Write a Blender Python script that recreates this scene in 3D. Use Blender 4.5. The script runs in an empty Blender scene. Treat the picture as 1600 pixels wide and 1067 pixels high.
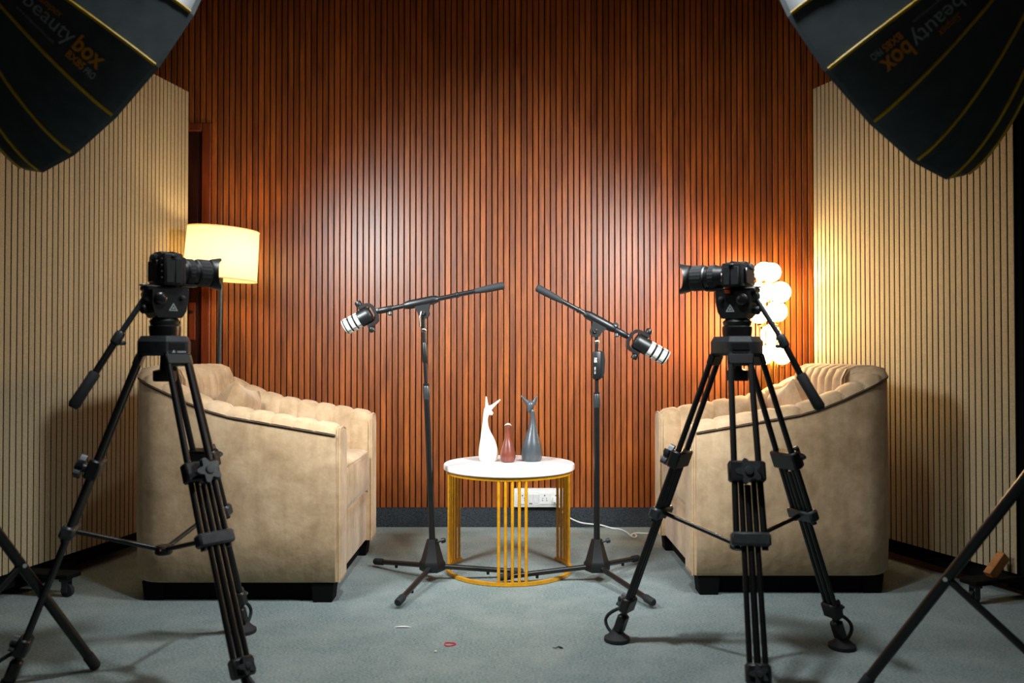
import bpy, bmesh, math, random
from mathutils import Vector, Matrix, Euler
random.seed(7)
S = bpy.context.scene
C = S.collection
R = math.radians
PI = math.pi

# ------------------------------------------------------------------ camera, world, exposure
F_PX, HOR, CAM_H = 1290.0, 552.0, 0.92
PITCH = math.atan((HOR - 533.5) / F_PX)
cd = bpy.data.cameras.new('camera')
cam = bpy.data.objects.new('camera', cd)
C.objects.link(cam)
cd.sensor_width = 36.0
cd.lens = 36.0 * F_PX / 1600.0
cam.location = (0, 0, CAM_H)
cam.rotation_euler = (PI / 2 + PITCH, 0, 0)
cd.clip_start = 0.05
cd.dof.use_dof = True
cd.dof.focus_distance = 3.5
cd.dof.aperture_fstop = 2.8
S.camera = cam

w = bpy.data.worlds.new('world')
S.world = w
w.use_nodes = True
w.node_tree.nodes['Background'].inputs[0].default_value = (0.55, 0.75, 1.0, 1)
w.node_tree.nodes['Background'].inputs[1].default_value = 0.004

S.view_settings.view_transform = 'Standard'
S.view_settings.look = 'None'
S.view_settings.gamma = 1.0
S.view_settings.use_curve_mapping = False
S.view_settings.exposure = 0.0

SOFTBOX_WATT = 18.0       # hard core of the beam from the deflector
SOFTBOX_SPREAD = 90.0
SOFTBOX_GLOW = 1.5        # wide soft glow of the silver bowl
SOFTBOX_COLOR = (0.93, 0.98, 1.0)
FLOOR_LAMP_WATT = 13.0
GLOBE_EMIT = 28.0
GLOBE_FILL_WATT = 16.0  # each of the point lights added between the globes
DOWNLIGHT_WATT = 20.0
DOWNLIGHT_SPREAD = 94.0
DOWNLIGHT = (-0.02, 1.92)


def softlight(parent_name, loc, axis, size, watt, spread):
    ld = bpy.data.lights.new(parent_name, 'AREA')
    ld.shape = 'DISK'
    ld.size = size
    ld.energy = watt
    ld.color = SOFTBOX_COLOR
    ld.spread = R(spread)
    o = bpy.data.objects.new(parent_name, ld)
    C.objects.link(o)
    o.location = loc
    o.rotation_euler = Vector(axis).to_track_quat('-Z', 'Y').to_euler()
    return o


SB_R = dict(c=Vector((0.9913, 2.2567, 1.7533)), th=2.4372, ph=-2.6718, t0=0.0425, sg=-1)
SB_L = dict(c=Vector((-1.1429, 2.3489, 1.7923)), th=0.6806, ph=-0.461, t0=6.3064 - 2 * PI, sg=1)
for d in (SB_R, SB_L):
    th, ph = d['th'], d['ph']
    d['a'] = Vector((math.cos(ph) * math.sin(th), math.cos(ph) * math.cos(th), math.sin(ph)))
    d['u'] = Vector((math.cos(th), -math.sin(th), 0))
    d['w'] = d['a'].cross(d['u']) * d['sg']
    softlight('softbox_lamp', d['c'] + d['a'] * 0.006, d['a'], 0.50, SOFTBOX_WATT, SOFTBOX_SPREAD)
    softlight('softbox_glow', d['c'] + d['a'] * 0.004, d['a'], 0.78, SOFTBOX_GLOW, 180.0)


def U(px, py, Y):
    """point of the room seen at photo pixel (px, py), at distance Y from the camera"""
    u, v = (px - 800.0) / F_PX, (533.5 - py) / F_PX
    d = Vector((u, math.cos(PITCH) - math.sin(PITCH) * v, math.sin(PITCH) + math.cos(PITCH) * v))
    return Vector((0, 0, CAM_H)) + d * (Y / d.y)


# ------------------------------------------------------------------ materials
def lin(c):
    return tuple((x / 12.92 if x <= 0.04045 else ((x + 0.055) / 1.055) ** 2.4) for x in [v / 255.0 for v in c])


MATS = {}


def nodes_of(name):
    m = bpy.data.materials.new(name)
    m.use_nodes = True
    nt = m.node_tree
    b = nt.nodes['Principled BSDF']
    return m, nt, b


def setin(b, k, v):
    if k in b.inputs:
        b.inputs[k].default_value = v


def mat(name, c1, c2=None, rough=0.5, metal=0.0, scale=30.0, stretch=(1, 1, 1), bump=0.0, bscale=None,
        spec=0.5, sheen=0.0, coat=0.0, rnd=0.0, detail=4.0):
    """two-tone noise material on object coordinates"""
    m, nt, b = nodes_of(name)
    N, L = nt.nodes, nt.links
    c1 = lin(c1)
    c2 = lin(c2) if c2 else tuple(x * 0.85 for x in c1)
    tc = N.new('ShaderNodeTexCoord')
    mp = N.new('ShaderNodeMapping')
    mp.inputs['Scale'].default_value = stretch
    L.new(tc.outputs['Object'], mp.inputs['Vector'])
    vec = mp.outputs['Vector']
    oi = None
    if rnd:
        oi = N.new('ShaderNodeObjectInfo')
        ad = N.new('ShaderNodeVectorMath')
        ad.operation = 'ADD'
        ml = N.new('ShaderNodeMath')
        ml.operation = 'MULTIPLY'
        ml.inputs[1].default_value = 57.0
        L.new(oi.outputs['Random'], ml.inputs[0])
        L.new(vec, ad.inputs[0])
        L.new(ml.outputs[0], ad.inputs[1])
        vec = ad.outputs[0]
    no = N.new('ShaderNodeTexNoise')
    no.inputs['Scale'].default_value = scale
    no.inputs['Detail'].default_value = detail
    no.inputs['Roughness'].default_value = 0.6
    L.new(vec, no.inputs['Vector'])
    rp = N.new('ShaderNodeValToRGB')
    rp.color_ramp.elements[0].position = 0.32
    rp.color_ramp.elements[1].position = 0.68
    rp.color_ramp.elements[0].color = (*c2, 1)
    rp.color_ramp.elements[1].color = (*c1, 1)
    L.new(no.outputs['Fac'], rp.inputs['Fac'])
    col = rp.outputs['Color']
    if rnd:
        hv = N.new('ShaderNodeHueSaturation')
        mr = N.new('ShaderNodeMapRange')
        mr.inputs['To Min'].default_value = 1 - rnd
        mr.inputs['To Max'].default_value = 1 + rnd
        L.new(oi.outputs['Random'], mr.inputs['Value'])
        L.new(mr.outputs[0], hv.inputs['Value'])
        L.new(col, hv.inputs['Color'])
        col = hv.outputs['Color']
    L.new(col, b.inputs['Base Color'])
    setin(b, 'Roughness', rough)
    setin(b, 'Metallic', metal)
    setin(b, 'Specular IOR Level', spec)
    setin(b, 'Sheen Weight', sheen)
    setin(b, 'Coat Weight', coat)
    if bump:
        bn = N.new('ShaderNodeBump')
        bn.inputs['Strength'].default_value = bump
        bn.inputs['Distance'].default_value = 0.004
        src = no
        if bscale:
            src = N.new('ShaderNodeTexNoise')
            src.inputs['Scale'].default_value = bscale
            src.inputs['Detail'].default_value = 3
            L.new(tc.outputs['Object'], src.inputs['Vector'])
        L.new(src.outputs['Fac'], bn.inputs['Height'])
        L.new(bn.outputs['Normal'], b.inputs['Normal'])
    MATS[name] = m
    return m


def emis(name, col, strength):
    m, nt, b = nodes_of(name)
    N, L = nt.nodes, nt.links
    no = N.new('ShaderNodeTexNoise')
    no.inputs['Scale'].default_value = 4
    mr = N.new('ShaderNodeMapRange')
    mr.inputs['To Min'].default_value = strength * 0.96
    mr.inputs['To Max'].default_value = strength * 1.04
    L.new(no.outputs['Fac'], mr.inputs['Value'])
    L.new(mr.outputs[0], b.inputs['Emission Strength'])
    b.inputs['Emission Color'].default_value = (*col, 1)
    b.inputs['Base Color'].default_value = (0.8, 0.8, 0.8, 1)
    MATS[name] = m
    return m


def wood_slat():
    """reddish brown oak veneer: long fibres, open pores, arched figure, tone differs slat by slat"""
    m, nt, b = nodes_of('wood_slat')
    N, L = nt.nodes, nt.links
    tc = N.new('ShaderNodeTexCoord')
    oi = N.new('ShaderNodeObjectInfo')
    ml = N.new('ShaderNodeMath')
    ml.operation = 'MULTIPLY'
    ml.inputs[1].default_value = 91.0
    L.new(oi.outputs['Random'], ml.inputs[0])
    ad = N.new('ShaderNodeVectorMath')
    ad.operation = 'ADD'
    L.new(tc.outputs['Object'], ad.inputs[0])
    L.new(ml.outputs[0], ad.inputs[1])
    # broad tone along the slat
    mp1 = N.new('ShaderNodeMapping')
    mp1.inputs['Scale'].default_value = (18, 18, 1.6)
    L.new(ad.outputs[0], mp1.inputs['Vector'])
    n1 = N.new('ShaderNodeTexNoise')
    n1.inputs['Scale'].default_value = 1.6
    n1.inputs['Detail'].default_value = 5
    n1.inputs['Distortion'].default_value = 0.8
    L.new(mp1.outputs[0], n1.inputs['Vector'])
    r1 = N.new('ShaderNodeValToRGB')
    e = r1.color_ramp.elements
    e[0].position, e[0].color = 0.28, (*lin((118, 55, 17)), 1)
    e[1].position, e[1].color = 0.72, (*lin((176, 95, 33)), 1)
    L.new(n1.outputs['Fac'], r1.inputs['Fac'])
    # fine pores
    mp2 = N.new('ShaderNodeMapping')
    mp2.inputs['Scale'].default_value = (420, 420, 22)
    L.new(ad.outputs[0], mp2.inputs['Vector'])
    n2 = N.new('ShaderNodeTexNoise')
    n2.inputs['Scale'].default_value = 1.0
    n2.inputs['Detail'].default_value = 3
    L.new(mp2.outputs[0], n2.inputs['Vector'])
    r2 = N.new('ShaderNodeValToRGB')
    e = r2.color_ramp.elements
    e[0].position, e[0].color = 0.36, (0.55, 0.5, 0.48, 1)
    e[1].position, e[1].color = 0.56, (1, 1, 1, 1)
    L.new(n2.outputs['Fac'], r2.inputs['Fac'])
    mx = N.new('ShaderNodeMixRGB')
    mx.blend_type = 'MULTIPLY'
    mx.inputs[0].default_value = 0.55
    L.new(r1.outputs[0], mx.inputs[1])
    L.new(r2.outputs[0], mx.inputs[2])
    hv = N.new('ShaderNodeHueSaturation')
    mr = N.new('ShaderNodeMapRange')
    mr.inputs['To Min'].default_value = 0.74
    mr.inputs['To Max'].default_value = 1.16
    L.new(oi.outputs['Random'], mr.inputs['Value'])
    L.new(mr.outputs[0], hv.inputs['Value'])
    L.new(mx.outputs[0], hv.inputs['Color'])
    L.new(hv.outputs[0], b.inputs['Base Color'])
    b.inputs['Roughness'].default_value = 0.36
    setin(b, 'Specular IOR Level', 0.85)
    bn = N.new('ShaderNodeBump')
    bn.inputs['Strength'].default_value = 0.12
    bn.inputs['Distance'].default_value = 0.001
    L.new(n2.outputs['Fac'], bn.inputs['Height'])
    L.new(bn.outputs[0], b.inputs['Normal'])
    MATS['wood_slat'] = m


def carpet_mat(name, c1, c2, c3):
    m, nt, b = nodes_of(name)
    N, L = nt.nodes, nt.links
    tc = N.new('ShaderNodeTexCoord')
    a = N.new('ShaderNodeTexNoise')
    a.inputs['Scale'].default_value = 210
    a.inputs['Detail'].default_value = 3
    mp = N.new('ShaderNodeMapping')
    mp.inputs['Scale'].default_value = (0.6, 1.0, 1.0)
    L.new(tc.outputs['Object'], mp.inputs['Vector'])
    L.new(mp.outputs[0], a.inputs['Vector'])
    ra = N.new('ShaderNodeValToRGB')
    e = ra.color_ramp.elements
    e[0].position, e[0].color = 0.33, (*lin(c2), 1)
    e[1].position, e[1].color = 0.66, (*lin(c1), 1)
    L.new(a.outputs['Fac'], ra.inputs['Fac'])
    s = N.new('ShaderNodeTexNoise')
    s.inputs['Scale'].default_value = 5.5
    s.inputs['Detail'].default_value = 6
    s.inputs['Roughness'].default_value = 0.7
    L.new(tc.outputs['Object'], s.inputs['Vector'])
    rs = N.new('ShaderNodeValToRGB')
    e = rs.color_ramp.elements
    e[0].position, e[0].color = 0.42, (0, 0, 0, 1)
    e[1].position, e[1].color = 0.75, (0.55, 0.55, 0.55, 1)
    L.new(s.outputs['Fac'], rs.inputs['Fac'])
    mx = N.new('ShaderNodeMixRGB')
    L.new(rs.outputs[0], mx.inputs[0])
    L.new(ra.outputs[0], mx.inputs[1])
    mx.inputs[2].default_value = (*lin(c3), 1)
    L.new(mx.outputs[0], b.inputs['Base Color'])
    b.inputs['Roughness'].default_value = 0.95
    setin(b, 'Specular IOR Level', 0.12)
    setin(b, 'Sheen Weight', 0.15)
    bn = N.new('ShaderNodeBump')
    bn.inputs['Strength'].default_value = 0.7
    bn.inputs['Distance'].default_value = 0.006
    L.new(a.outputs['Fac'], bn.inputs['Height'])
    L.new(bn.outputs[0], b.inputs['Normal'])
    MATS[name] = m


def velvet():
    m, nt, b = nodes_of('velvet')
    N, L = nt.nodes, nt.links
    tc = N.new('ShaderNodeTexCoord')
    n1 = N.new('ShaderNodeTexNoise')
    n1.inputs['Scale'].default_value = 6
    n1.inputs['Detail'].default_value = 10
    n1.inputs['Roughness'].default_value = 0.72
    n1.inputs['Distortion'].default_value = 0.1
    L.new(tc.outputs['Object'], n1.inputs['Vector'])
    r1 = N.new('ShaderNodeValToRGB')
    e = r1.color_ramp.elements
    e[0].position, e[0].color = 0.36, (*lin((168, 138, 102)), 1)
    e[1].position, e[1].color = 0.66, (*lin((208, 179, 143)), 1)
    L.new(n1.outputs['Fac'], r1.inputs['Fac'])
    # rubbed vertical streaks of the pile
    mp = N.new('ShaderNodeMapping')
    mp.inputs['Scale'].default_value = (26, 26, 3)
    L.new(tc.outputs['Object'], mp.inputs['Vector'])
    n2 = N.new('ShaderNodeTexNoise')
    n2.inputs['Scale'].default_value = 1.0
    n2.inputs['Detail'].default_value = 4
    L.new(mp.outputs[0], n2.inputs['Vector'])
    r2 = N.new('ShaderNodeValToRGB')
    e = r2.color_ramp.elements
    e[0].position, e[0].color = 0.3, (0.82, 0.8, 0.78, 1)
    e[1].position, e[1].color = 0.6, (1, 1, 1, 1)
    L.new(n2.outputs['Fac'], r2.inputs['Fac'])
    mx = N.new('ShaderNodeMixRGB')
    mx.blend_type = 'MULTIPLY'
    mx.inputs[0].default_value = 0.7
    L.new(r1.outputs[0], mx.inputs[1])
    L.new(r2.outputs[0], mx.inputs[2])
    L.new(mx.outputs[0], b.inputs['Base Color'])
    b.inputs['Roughness'].default_value = 0.82
    setin(b, 'Specular IOR Level', 0.2)
    setin(b, 'Sheen Weight', 0.25)
    n3 = N.new('ShaderNodeTexNoise')
    n3.inputs['Scale'].default_value = 16
    n3.inputs['Detail'].default_value = 6
    L.new(tc.outputs['Object'], n3.inputs['Vector'])
    bn = N.new('ShaderNodeBump')
    bn.inputs['Strength'].default_value = 0.25
    bn.inputs['Distance'].default_value = 0.012
    L.new(n3.outputs['Fac'], bn.inputs['Height'])
    L.new(bn.outputs[0], b.inputs['Normal'])
    MATS['velvet'] = m


def shade_mat():
    m, nt, b = nodes_of('lamp_shade')
    N, L = nt.nodes, nt.links
    out = N['Material Output'] if 'Material Output' in N else N.get('Material Output')
    tr = N.new('ShaderNodeBsdfTranslucent')
    df = N.new('ShaderNodeBsdfDiffuse')
    mx = N.new('ShaderNodeMixShader')
    tc = N.new('ShaderNodeTexCoord')
    no = N.new('ShaderNodeTexNoise')
    no.inputs['Scale'].default_value = 60
    L.new(tc.outputs['Object'], no.inputs['Vector'])
    rp = N.new('ShaderNodeValToRGB')
    rp.color_ramp.elements[0].color = (0.86, 0.74, 0.50, 1)
    rp.color_ramp.elements[1].color = (0.94, 0.84, 0.60, 1)
    L.new(no.outputs['Fac'], rp.inputs['Fac'])
    L.new(rp.outputs[0], tr.inputs['Color'])
    L.new(rp.outputs[0], df.inputs['Color'])
    mx.inputs[0].default_value = 0.45
    L.new(tr.outputs[0], mx.inputs[1])
    L.new(df.outputs[0], mx.inputs[2])
    L.new(mx.outputs[0], out.inputs['Surface'])
    MATS['lamp_shade'] = m


wood_slat()
velvet()
shade_mat()
carpet_mat('carpet', (140, 156, 154), (86, 100, 100), (158, 164, 162))
carpet_mat('carpet_upstand', (66, 72, 78), (30, 34, 38), (60, 64, 68))
mat('felt', (14, 12, 11), (8, 7, 6), rough=0.95, spec=0.1, scale=200)
mat('beige_slat', (186, 168, 134), (160, 143, 112), rough=0.75, spec=0.2, scale=260, stretch=(1, 1, 0.6), rnd=0.05, bump=0.15)
mat('door_wood', (60, 26, 14), (38, 16, 9), rough=0.35, scale=6, stretch=(10, 10, 0.7))
mat('frame_wood', (128, 58, 26), (96, 40, 18), rough=0.35, scale=6, stretch=(12, 12, 0.8))
mat('dark_wall', (44, 30, 22), (34, 22, 16), rough=0.9, scale=4)
mat('grey_wall', (150, 148, 144), (140, 138, 134), rough=0.9, scale=4)
mat('dark_ceiling', (22, 22, 24), (16, 16, 18), rough=0.95, scale=4)
mat('black_plastic', (18, 19, 20), (12, 13, 14), rough=0.42, scale=90)
mat('black_matte', (15, 15, 16), (10, 10, 11), rough=0.7, scale=60, spec=0.3)
mat('black_metal', (20, 20, 21), (14, 14, 15), rough=0.32, scale=50, spec=0.6)
mat('anodised', (13, 13, 14), (9, 9, 10), rough=0.38, scale=70, spec=0.45)
mat('gunmetal', (62, 66, 68), (48, 52, 54), rough=0.36, metal=0.3, scale=60)
mat('rubber', (30, 33, 35), (21, 24, 26), rough=0.75, scale=160, bump=0.1)
mat('chrome', (205, 205, 205), (185, 185, 185), rough=0.18, metal=1.0, scale=30)
mat('orange_plastic', (226, 92, 34), (205, 78, 26), rough=0.4, scale=30)
mat('black_base', (7, 6, 6), (4, 4, 4), rough=0.8, scale=40, spec=0.15)
mat('piping_shadow', (96, 72, 52), (70, 52, 38), rough=0.8, scale=60)  # brown stands in for the shadow line along the rim piping
mat('gold_paint', (222, 158, 22), (196, 134, 14), rough=0.32, scale=40, spec=0.55)
mat('brass', (226, 172, 74), (200, 146, 52), rough=0.25, metal=0.9, scale=30)
mat('white_marble', (236, 234, 234), (216, 214, 216), rough=0.28, scale=5, stretch=(1, 2.4, 1), detail=8)
mat('cream_ceramic', (246, 240, 224), (240, 232, 214), rough=0.3, scale=20)
mat('brown_ceramic', (122, 62, 46), (100, 48, 34), rough=0.32, scale=20)
mat('slate_ceramic', (70, 76, 80), (56, 62, 66), rough=0.3, scale=20)
mat('pale_pink', (226, 196, 180), (206, 172, 156), rough=0.4, scale=20)
mat('white_plastic', (236, 236, 234), (224, 224, 222), rough=0.4, scale=30)
mat('grey_plastic', (188, 188, 188), (172, 172, 172), rough=0.5, scale=30)
mat('socket_hole', (20, 18, 18), (12, 10, 10), rough=0.8)
mat('white_foam', (206, 206, 198), (176, 176, 168), rough=0.95, scale=380, bump=0.3, spec=0.15)
mat('nylon', (70, 80, 83), (58, 66, 69), rough=0.42, scale=24, bump=0.3, bscale=7, spec=0.5)
mat('yellow_piping', (232, 190, 42), (206, 164, 26), rough=0.45, scale=40)
mat('print_grey', (176, 184, 188), (156, 164, 168), rough=0.6)
mat('print_orange', (232, 150, 16), (216, 134, 10), rough=0.6)
mat('print_white', (210, 212, 212), (190, 192, 192), rough=0.6)
mat('raw_wood', (176, 116, 62), (146, 92, 46), rough=0.7, scale=12, stretch=(1, 6, 1))
mat('diffuser_cloth', (238, 240, 242), (228, 230, 232), rough=0.9, scale=120)
mat('red_chalk', (214, 60, 78), (190, 46, 62), rough=0.9)
mat('pale_crumb', (240, 232, 190), (220, 205, 150), rough=0.8)
mat('screen_dark', (26, 26, 30), (20, 20, 24), rough=0.2)
emis('globe_glow', (1.0, 0.72, 0.36), GLOBE_EMIT)
emis('bulb_glow', (1.0, 0.74, 0.40), 30.0)
emis('ceiling_glow', (0.93, 0.97, 1.0), 1.0)
emis('red_led', (1.0, 0.12, 0.05), 1.5)


# ------------------------------------------------------------------ mesh helpers
class MB:
    def __init__(self):
        self.v, self.f = [], []

    def add(self, verts, faces):
        o = len(self.v)
        self.v += [Vector(p) for p in verts]
        self.f += [tuple(i + o for i in f) for f in faces]
        return self

    def box(self, c, size, rot=None, bevel=0.0, seg=1):
        bm = bmesh.new()
        bmesh.ops.create_cube(bm, size=1.0)
        for v in bm.verts:
            v.co = Vector((v.co.x * size[0], v.co.y * size[1], v.co.z * size[2]))
        if bevel:
            bmesh.ops.bevel(bm, geom=list(bm.edges), offset=bevel, segments=seg, profile=0.5, affect='EDGES')
        M = rot if rot is not None else Matrix.Identity(3)
        bm.verts.index_update()
        self.add([M @ v.co + Vector(c) for v in bm.verts], [[v.index for v in f.verts] for f in bm.faces])
        bm.free()
        return self

    def frame(self, d):
        d = d.normalized()
        h = Vector((0, 0, 1)) if abs(d.z) < 0.9 else Vector((0, 1, 0))
        a = d.cross(h).normalized()
        return a, d.cross(a).normalized()

    def lathe(self, prof, o, axis, n=24, cap=True):
        """prof: list of (radius, distance along axis)"""
        o, axis = Vector(o), Vector(axis).normalized()
        a, b = self.frame(axis)
        vs, fs = [], []
        for r, s in prof:
            for k in range(n):
                t = 2 * PI * k / n
                vs.append(o + axis * s + (a * math.cos(t) + b * math.sin(t)) * r)
        for i in range(len(prof) - 1):
            for k in range(n):
                k2 = (k + 1) % n
                fs.append((i * n + k, i * n + k2, (i + 1) * n + k2, (i + 1) * n + k))
        if cap:
            fs.append(tuple(reversed(range(n))))
            m = (len(prof) - 1) * n
            fs.append(tuple(m + k for k in range(n)))
        return self.add(vs, fs)

    def tube(self, p0, p1, r0, r1=None, n=14):
        p0, p1 = Vector(p0), Vector(p1)
        d = p1 - p0
        return self.lathe([(r0, 0), (r0 if r1 is None else r1, d.length)], p0, d, n)

    def path(self, pts, r, n=10, closed=False, flat=None):
        pts = [Vector(p) for p in pts]
        m = len(pts)
        rs = r if isinstance(r, (list, tuple)) else [r] * m
        vs, fs = [], []
        up = None
        for i, p in enumerate(pts):
            if closed:
                t = pts[(i + 1) % m] - pts[i - 1]
            else:
                t = pts[min(i + 1, m - 1)] - pts[max(i - 1, 0)]
            t.normalize()
            if up is None:
                a, b = self.frame(t)
            else:
                a = (up - t * up.dot(t))
                a = a.normalized() if a.length > 1e-6 else self.frame(t)[0]
                b = t.cross(a)
            up = a
            for k in range(n):
                q = 2 * PI * k / n
                vs.append(p + (a * math.cos(q) + b * math.sin(q)) * rs[i])
        mm = m if closed else m - 1
        for i in range(mm):
            j = (i + 1) % m
            for k in range(n):
                k2 = (k + 1) % n
                fs.append((i * n + k, i * n + k2, j * n + k2, j * n + k))
        if not closed:
            fs.append(tuple(reversed(range(n))))
            fs.append(tuple((m - 1) * n + k for k in range(n)))
        return self.add(vs, fs)

    def sphere(self, c, r, n=20, m=12, sc=(1, 1, 1), rot=None):
        c = Vector(c)
        M = rot if rot is not None else Matrix.Identity(3)
        vs, fs = [], []
        for i in range(1, m):
            ph = PI * i / m
            for k in range(n):
                t = 2 * PI * k / n
                vs.append(c + M @ Vector((r * sc[0] * math.sin(ph) * math.cos(t), r * sc[1] * math.sin(ph) * math.sin(t), r * sc[2] * math.cos(ph))))
        vs.append(c + M @ Vector((0, 0, r * sc[2])))
        vs.append(c - M @ Vector((0, 0, r * sc[2])))
        T, B = len(vs) - 2, len(vs) - 1
        for i in range(m - 2):
            for k in range(n):
                k2 = (k + 1) % n
                fs.append((i * n + k, (i + 1) * n + k, (i + 1) * n + k2, i * n + k2))
        for k in range(n):
            k2 = (k + 1) % n
            fs.append((T, k, k2))
            fs.append((B, (m - 2) * n + k2, (m - 2) * n + k))
        return self.add(vs, fs)

    def prism(self, outline, o, ex, ey, ez, depth):
        """outline of 2-D points on axes ex, ey at o, extruded along ez by depth"""
        o, ex, ey, ez = Vector(o), Vector(ex), Vector(ey), Vector(ez)
        n = len(outline)
        vs = [o + ex * x + ey * y for x, y in outline] + [o + ex * x + ey * y + ez * depth for x, y in outline]
        fs = [tuple(reversed(range(n))), tuple(range(n, 2 * n))]
        for k in range(n):
            k2 = (k + 1) % n
            fs.append((k, k2, n + k2, n + k))
        return self.add(vs, fs)

    def grid(self, rows, closed_u=False):
        """rows: list of equally long point lists"""
        n = len(rows[0])
        vs = [p for r in rows for p in r]
        fs = []
        for i in range(len(rows) - 1):
            for k in range(n if closed_u else n - 1):
                k2 = (k + 1) % n
                fs.append((i * n + k, i * n + k2, (i + 1) * n + k2, (i + 1) * n + k))
        return self.add(vs, fs)

    def mesh(self, name, mt, origin=(0, 0, 0), smooth=True, angle=40):
        me = bpy.data.meshes.new(name)
        o = Vector(origin)
        me.from_pydata([p - o for p in self.v], [], self.f)
        bm = bmesh.new()
        bm.from_mesh(me)
        bmesh.ops.recalc_face_normals(bm, faces=list(bm.faces))
        bm.to_mesh(me)
        bm.free()
        me.materials.append(MATS[mt])
        if smooth:
            for p in me.polygons:
                p.use_smooth = True
            me.set_sharp_from_angle(angle=R(angle))
        me.update()
        return me

    def build(self, name, mt, parent=None, origin=(0, 0, 0), smooth=True, angle=40):
        return link(name, self.mesh(name, mt, origin, smooth, angle), parent)


def link(name, data, parent=None, loc=None):
    o = bpy.data.objects.new(name, data)
    C.objects.link(o)
    if parent:
        o.parent = parent
    if loc is not None:
        o.location = loc
    return o


def tag(o, label=None, cat=None, group=None, kind=None):
    if label: o['label'] = label
    if cat: o['category'] = cat
    if group: o['group'] = group
    if kind: o['kind'] = kind
    return o


def thing(name, label, cat, loc=(0, 0, 0), rz=0.0, group=None):
    o = link(name, None, None, loc)
    o.rotation_euler = (0, 0, rz)
    o.empty_display_size = 0.1
    return tag(o, label, cat, group)


def copy_tree(o, parent=None):
    c = o.copy()
    C.objects.link(c)
    c.parent = parent
    for ch in list(o.children):
        copy_tree(ch, c)
    return c


def rotz(a):
    return Matrix.Rotation(a, 3, 'Z')


def text_mesh(body, size, offset=0.0, shear=0.0, space=1.0):
    cu = bpy.data.curves.new('lettering', 'FONT')
    cu.body = body
    cu.size = size
    cu.offset = offset
    cu.shear = shear
    cu.space_character = space
    cu.resolution_u = 3
    o = bpy.data.objects.new('lettering', cu)
    C.objects.link(o)
    dg = bpy.context.evaluated_depsgraph_get()
    dg.update()
    me = bpy.data.meshes.new_from_object(o.evaluated_get(dg))
    bpy.data.objects.remove(o)
    return me


# ------------------------------------------------------------------ the room
WY = 4.40          # back wall
CEIL = 3.0
tag(MB().box((0, 1.4, -0.05), (5.6, 6.2, 0.1)).build('floor', 'carpet', smooth=False), kind='structure')
tag(MB().box((0, 1.4, CEIL + 0.05), (5.6, 6.2, 0.1)).build('ceiling', 'dark_ceiling', smooth=False), kind='structure')
wb = MB().box((0, WY + 0.05, CEIL / 2), (5.4, 0.1, CEIL)).build('wall_back', 'felt', smooth=False)
tag(wb, kind='structure')
for nm, x in (('wall_left', -2.75), ('wall_right', 2.75)):
    tag(MB().box((x, 1.4, CEIL / 2), (0.1, 6.2, CEIL)).build(nm, 'dark_wall', smooth=False), kind='structure')
tag(MB().box((0, -1.65, CEIL / 2), (5.4, 0.1, CEIL)).build('wall_front', 'grey_wall', smooth=False), kind='structure')

SL_T = 0.020


def slat_mesh(wd, h, mt, t=SL_T):
    """a slat standing on z=0, back at y=0, face at y=-t, the two front edges eased"""
    c = 0.0016
    x = wd / 2
    prof = [(-x, 0), (-x, -t + c), (-x + c, -t), (x - c, -t), (x, -t + c), (x, 0)]
    m = MB().prism(prof, (0, 0, 0), (1, 0, 0), (0, 1, 0), (0, 0, 1), h)
    me = m.mesh('slat', mt, smooth=False)
    me.materials.append(MATS['felt'])          # veneer on the face only, the core is black board
    for p in me.polygons:
        if abs(p.normal.x) > 0.9:
            p.material_index = 1
    return me


BASE_H = 0.105
PITCH_S = 0.0311
SLW = 0.0256
DOOR_R = -1.60         # outer edge of the door frame
DOOR_L = -2.55
DOOR_T = 2.145
full = slat_mesh(SLW, CEIL - BASE_H, 'wood_slat')
short = slat_mesh(SLW, CEIL - DOOR_T, 'wood_slat')
x = DOOR_R + SLW / 2 + 0.003
xs = []
while x < 2.66:
    xs.append(x)
    x += PITCH_S
for x in xs:
    link('slat', full, wb, (x, WY, BASE_H))
x = DOOR_R + SLW / 2 + 0.003 - PITCH_S
while x > DOOR_L:
    link('slat', short, wb, (x, WY, DOOR_T))
    x -= PITCH_S
tag(MB().box(((DOOR_R + 2.7) / 2, WY - 0.009, BASE_H / 2 - 0.001), (2.7 - DOOR_R, 0.018, BASE_H - 0.002), bevel=0.003).build(
    'baseboard_back', 'carpet_upstand', smooth=False), kind='structure')

# door in the back wall, mostly behind the left partition
dr = MB().box(((DOOR_L + DOOR_R) / 2, WY - 0.004, DOOR_T / 2), (DOOR_R - DOOR_L - 0.08, 0.012, DOOR_T - 0.05)).build('door_1', 'door_wood', smooth=False)
tag(dr, kind='structure')
for xx in (DOOR_R - 0.024, DOOR_L + 0.024):
    MB().box((xx, WY - 0.016, DOOR_T / 2), (0.048, 0.034, DOOR_T), bevel=0.004).build('door_jamb', 'frame_wood', dr, smooth=False)
MB().box(((DOOR_L + DOOR_R) / 2, WY - 0.016, DOOR_T - 0.022), (DOOR_R - DOOR_L - 0.096, 0.033, 0.044), bevel=0.004).build('door_head', 'frame_wood', dr, smooth=False)
MB().box((DOOR_R - 0.10, WY - 0.014, 1.1), (0.05, 0.010, 2.0)).build('door_stile', 'door_wood', dr, smooth=False)
hp = MB().box((DOOR_R - 0.098, WY - 0.022, 1.09), (0.036, 0.006, 0.20), bevel=0.002).build('handle_plate', 'frame_wood', dr, smooth=False)
hl = MB()
hl.tube((DOOR_R - 0.098, WY - 0.022, 1.14), (DOOR_R - 0.098, WY - 0.06, 1.14), 0.008)
hl.path([(DOOR_R - 0.098, WY - 0.058, 1.14), (DOOR_R - 0.14, WY - 0.06, 1.142), (DOOR_R - 0.20, WY - 0.058, 1.138)], 0.007)
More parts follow.
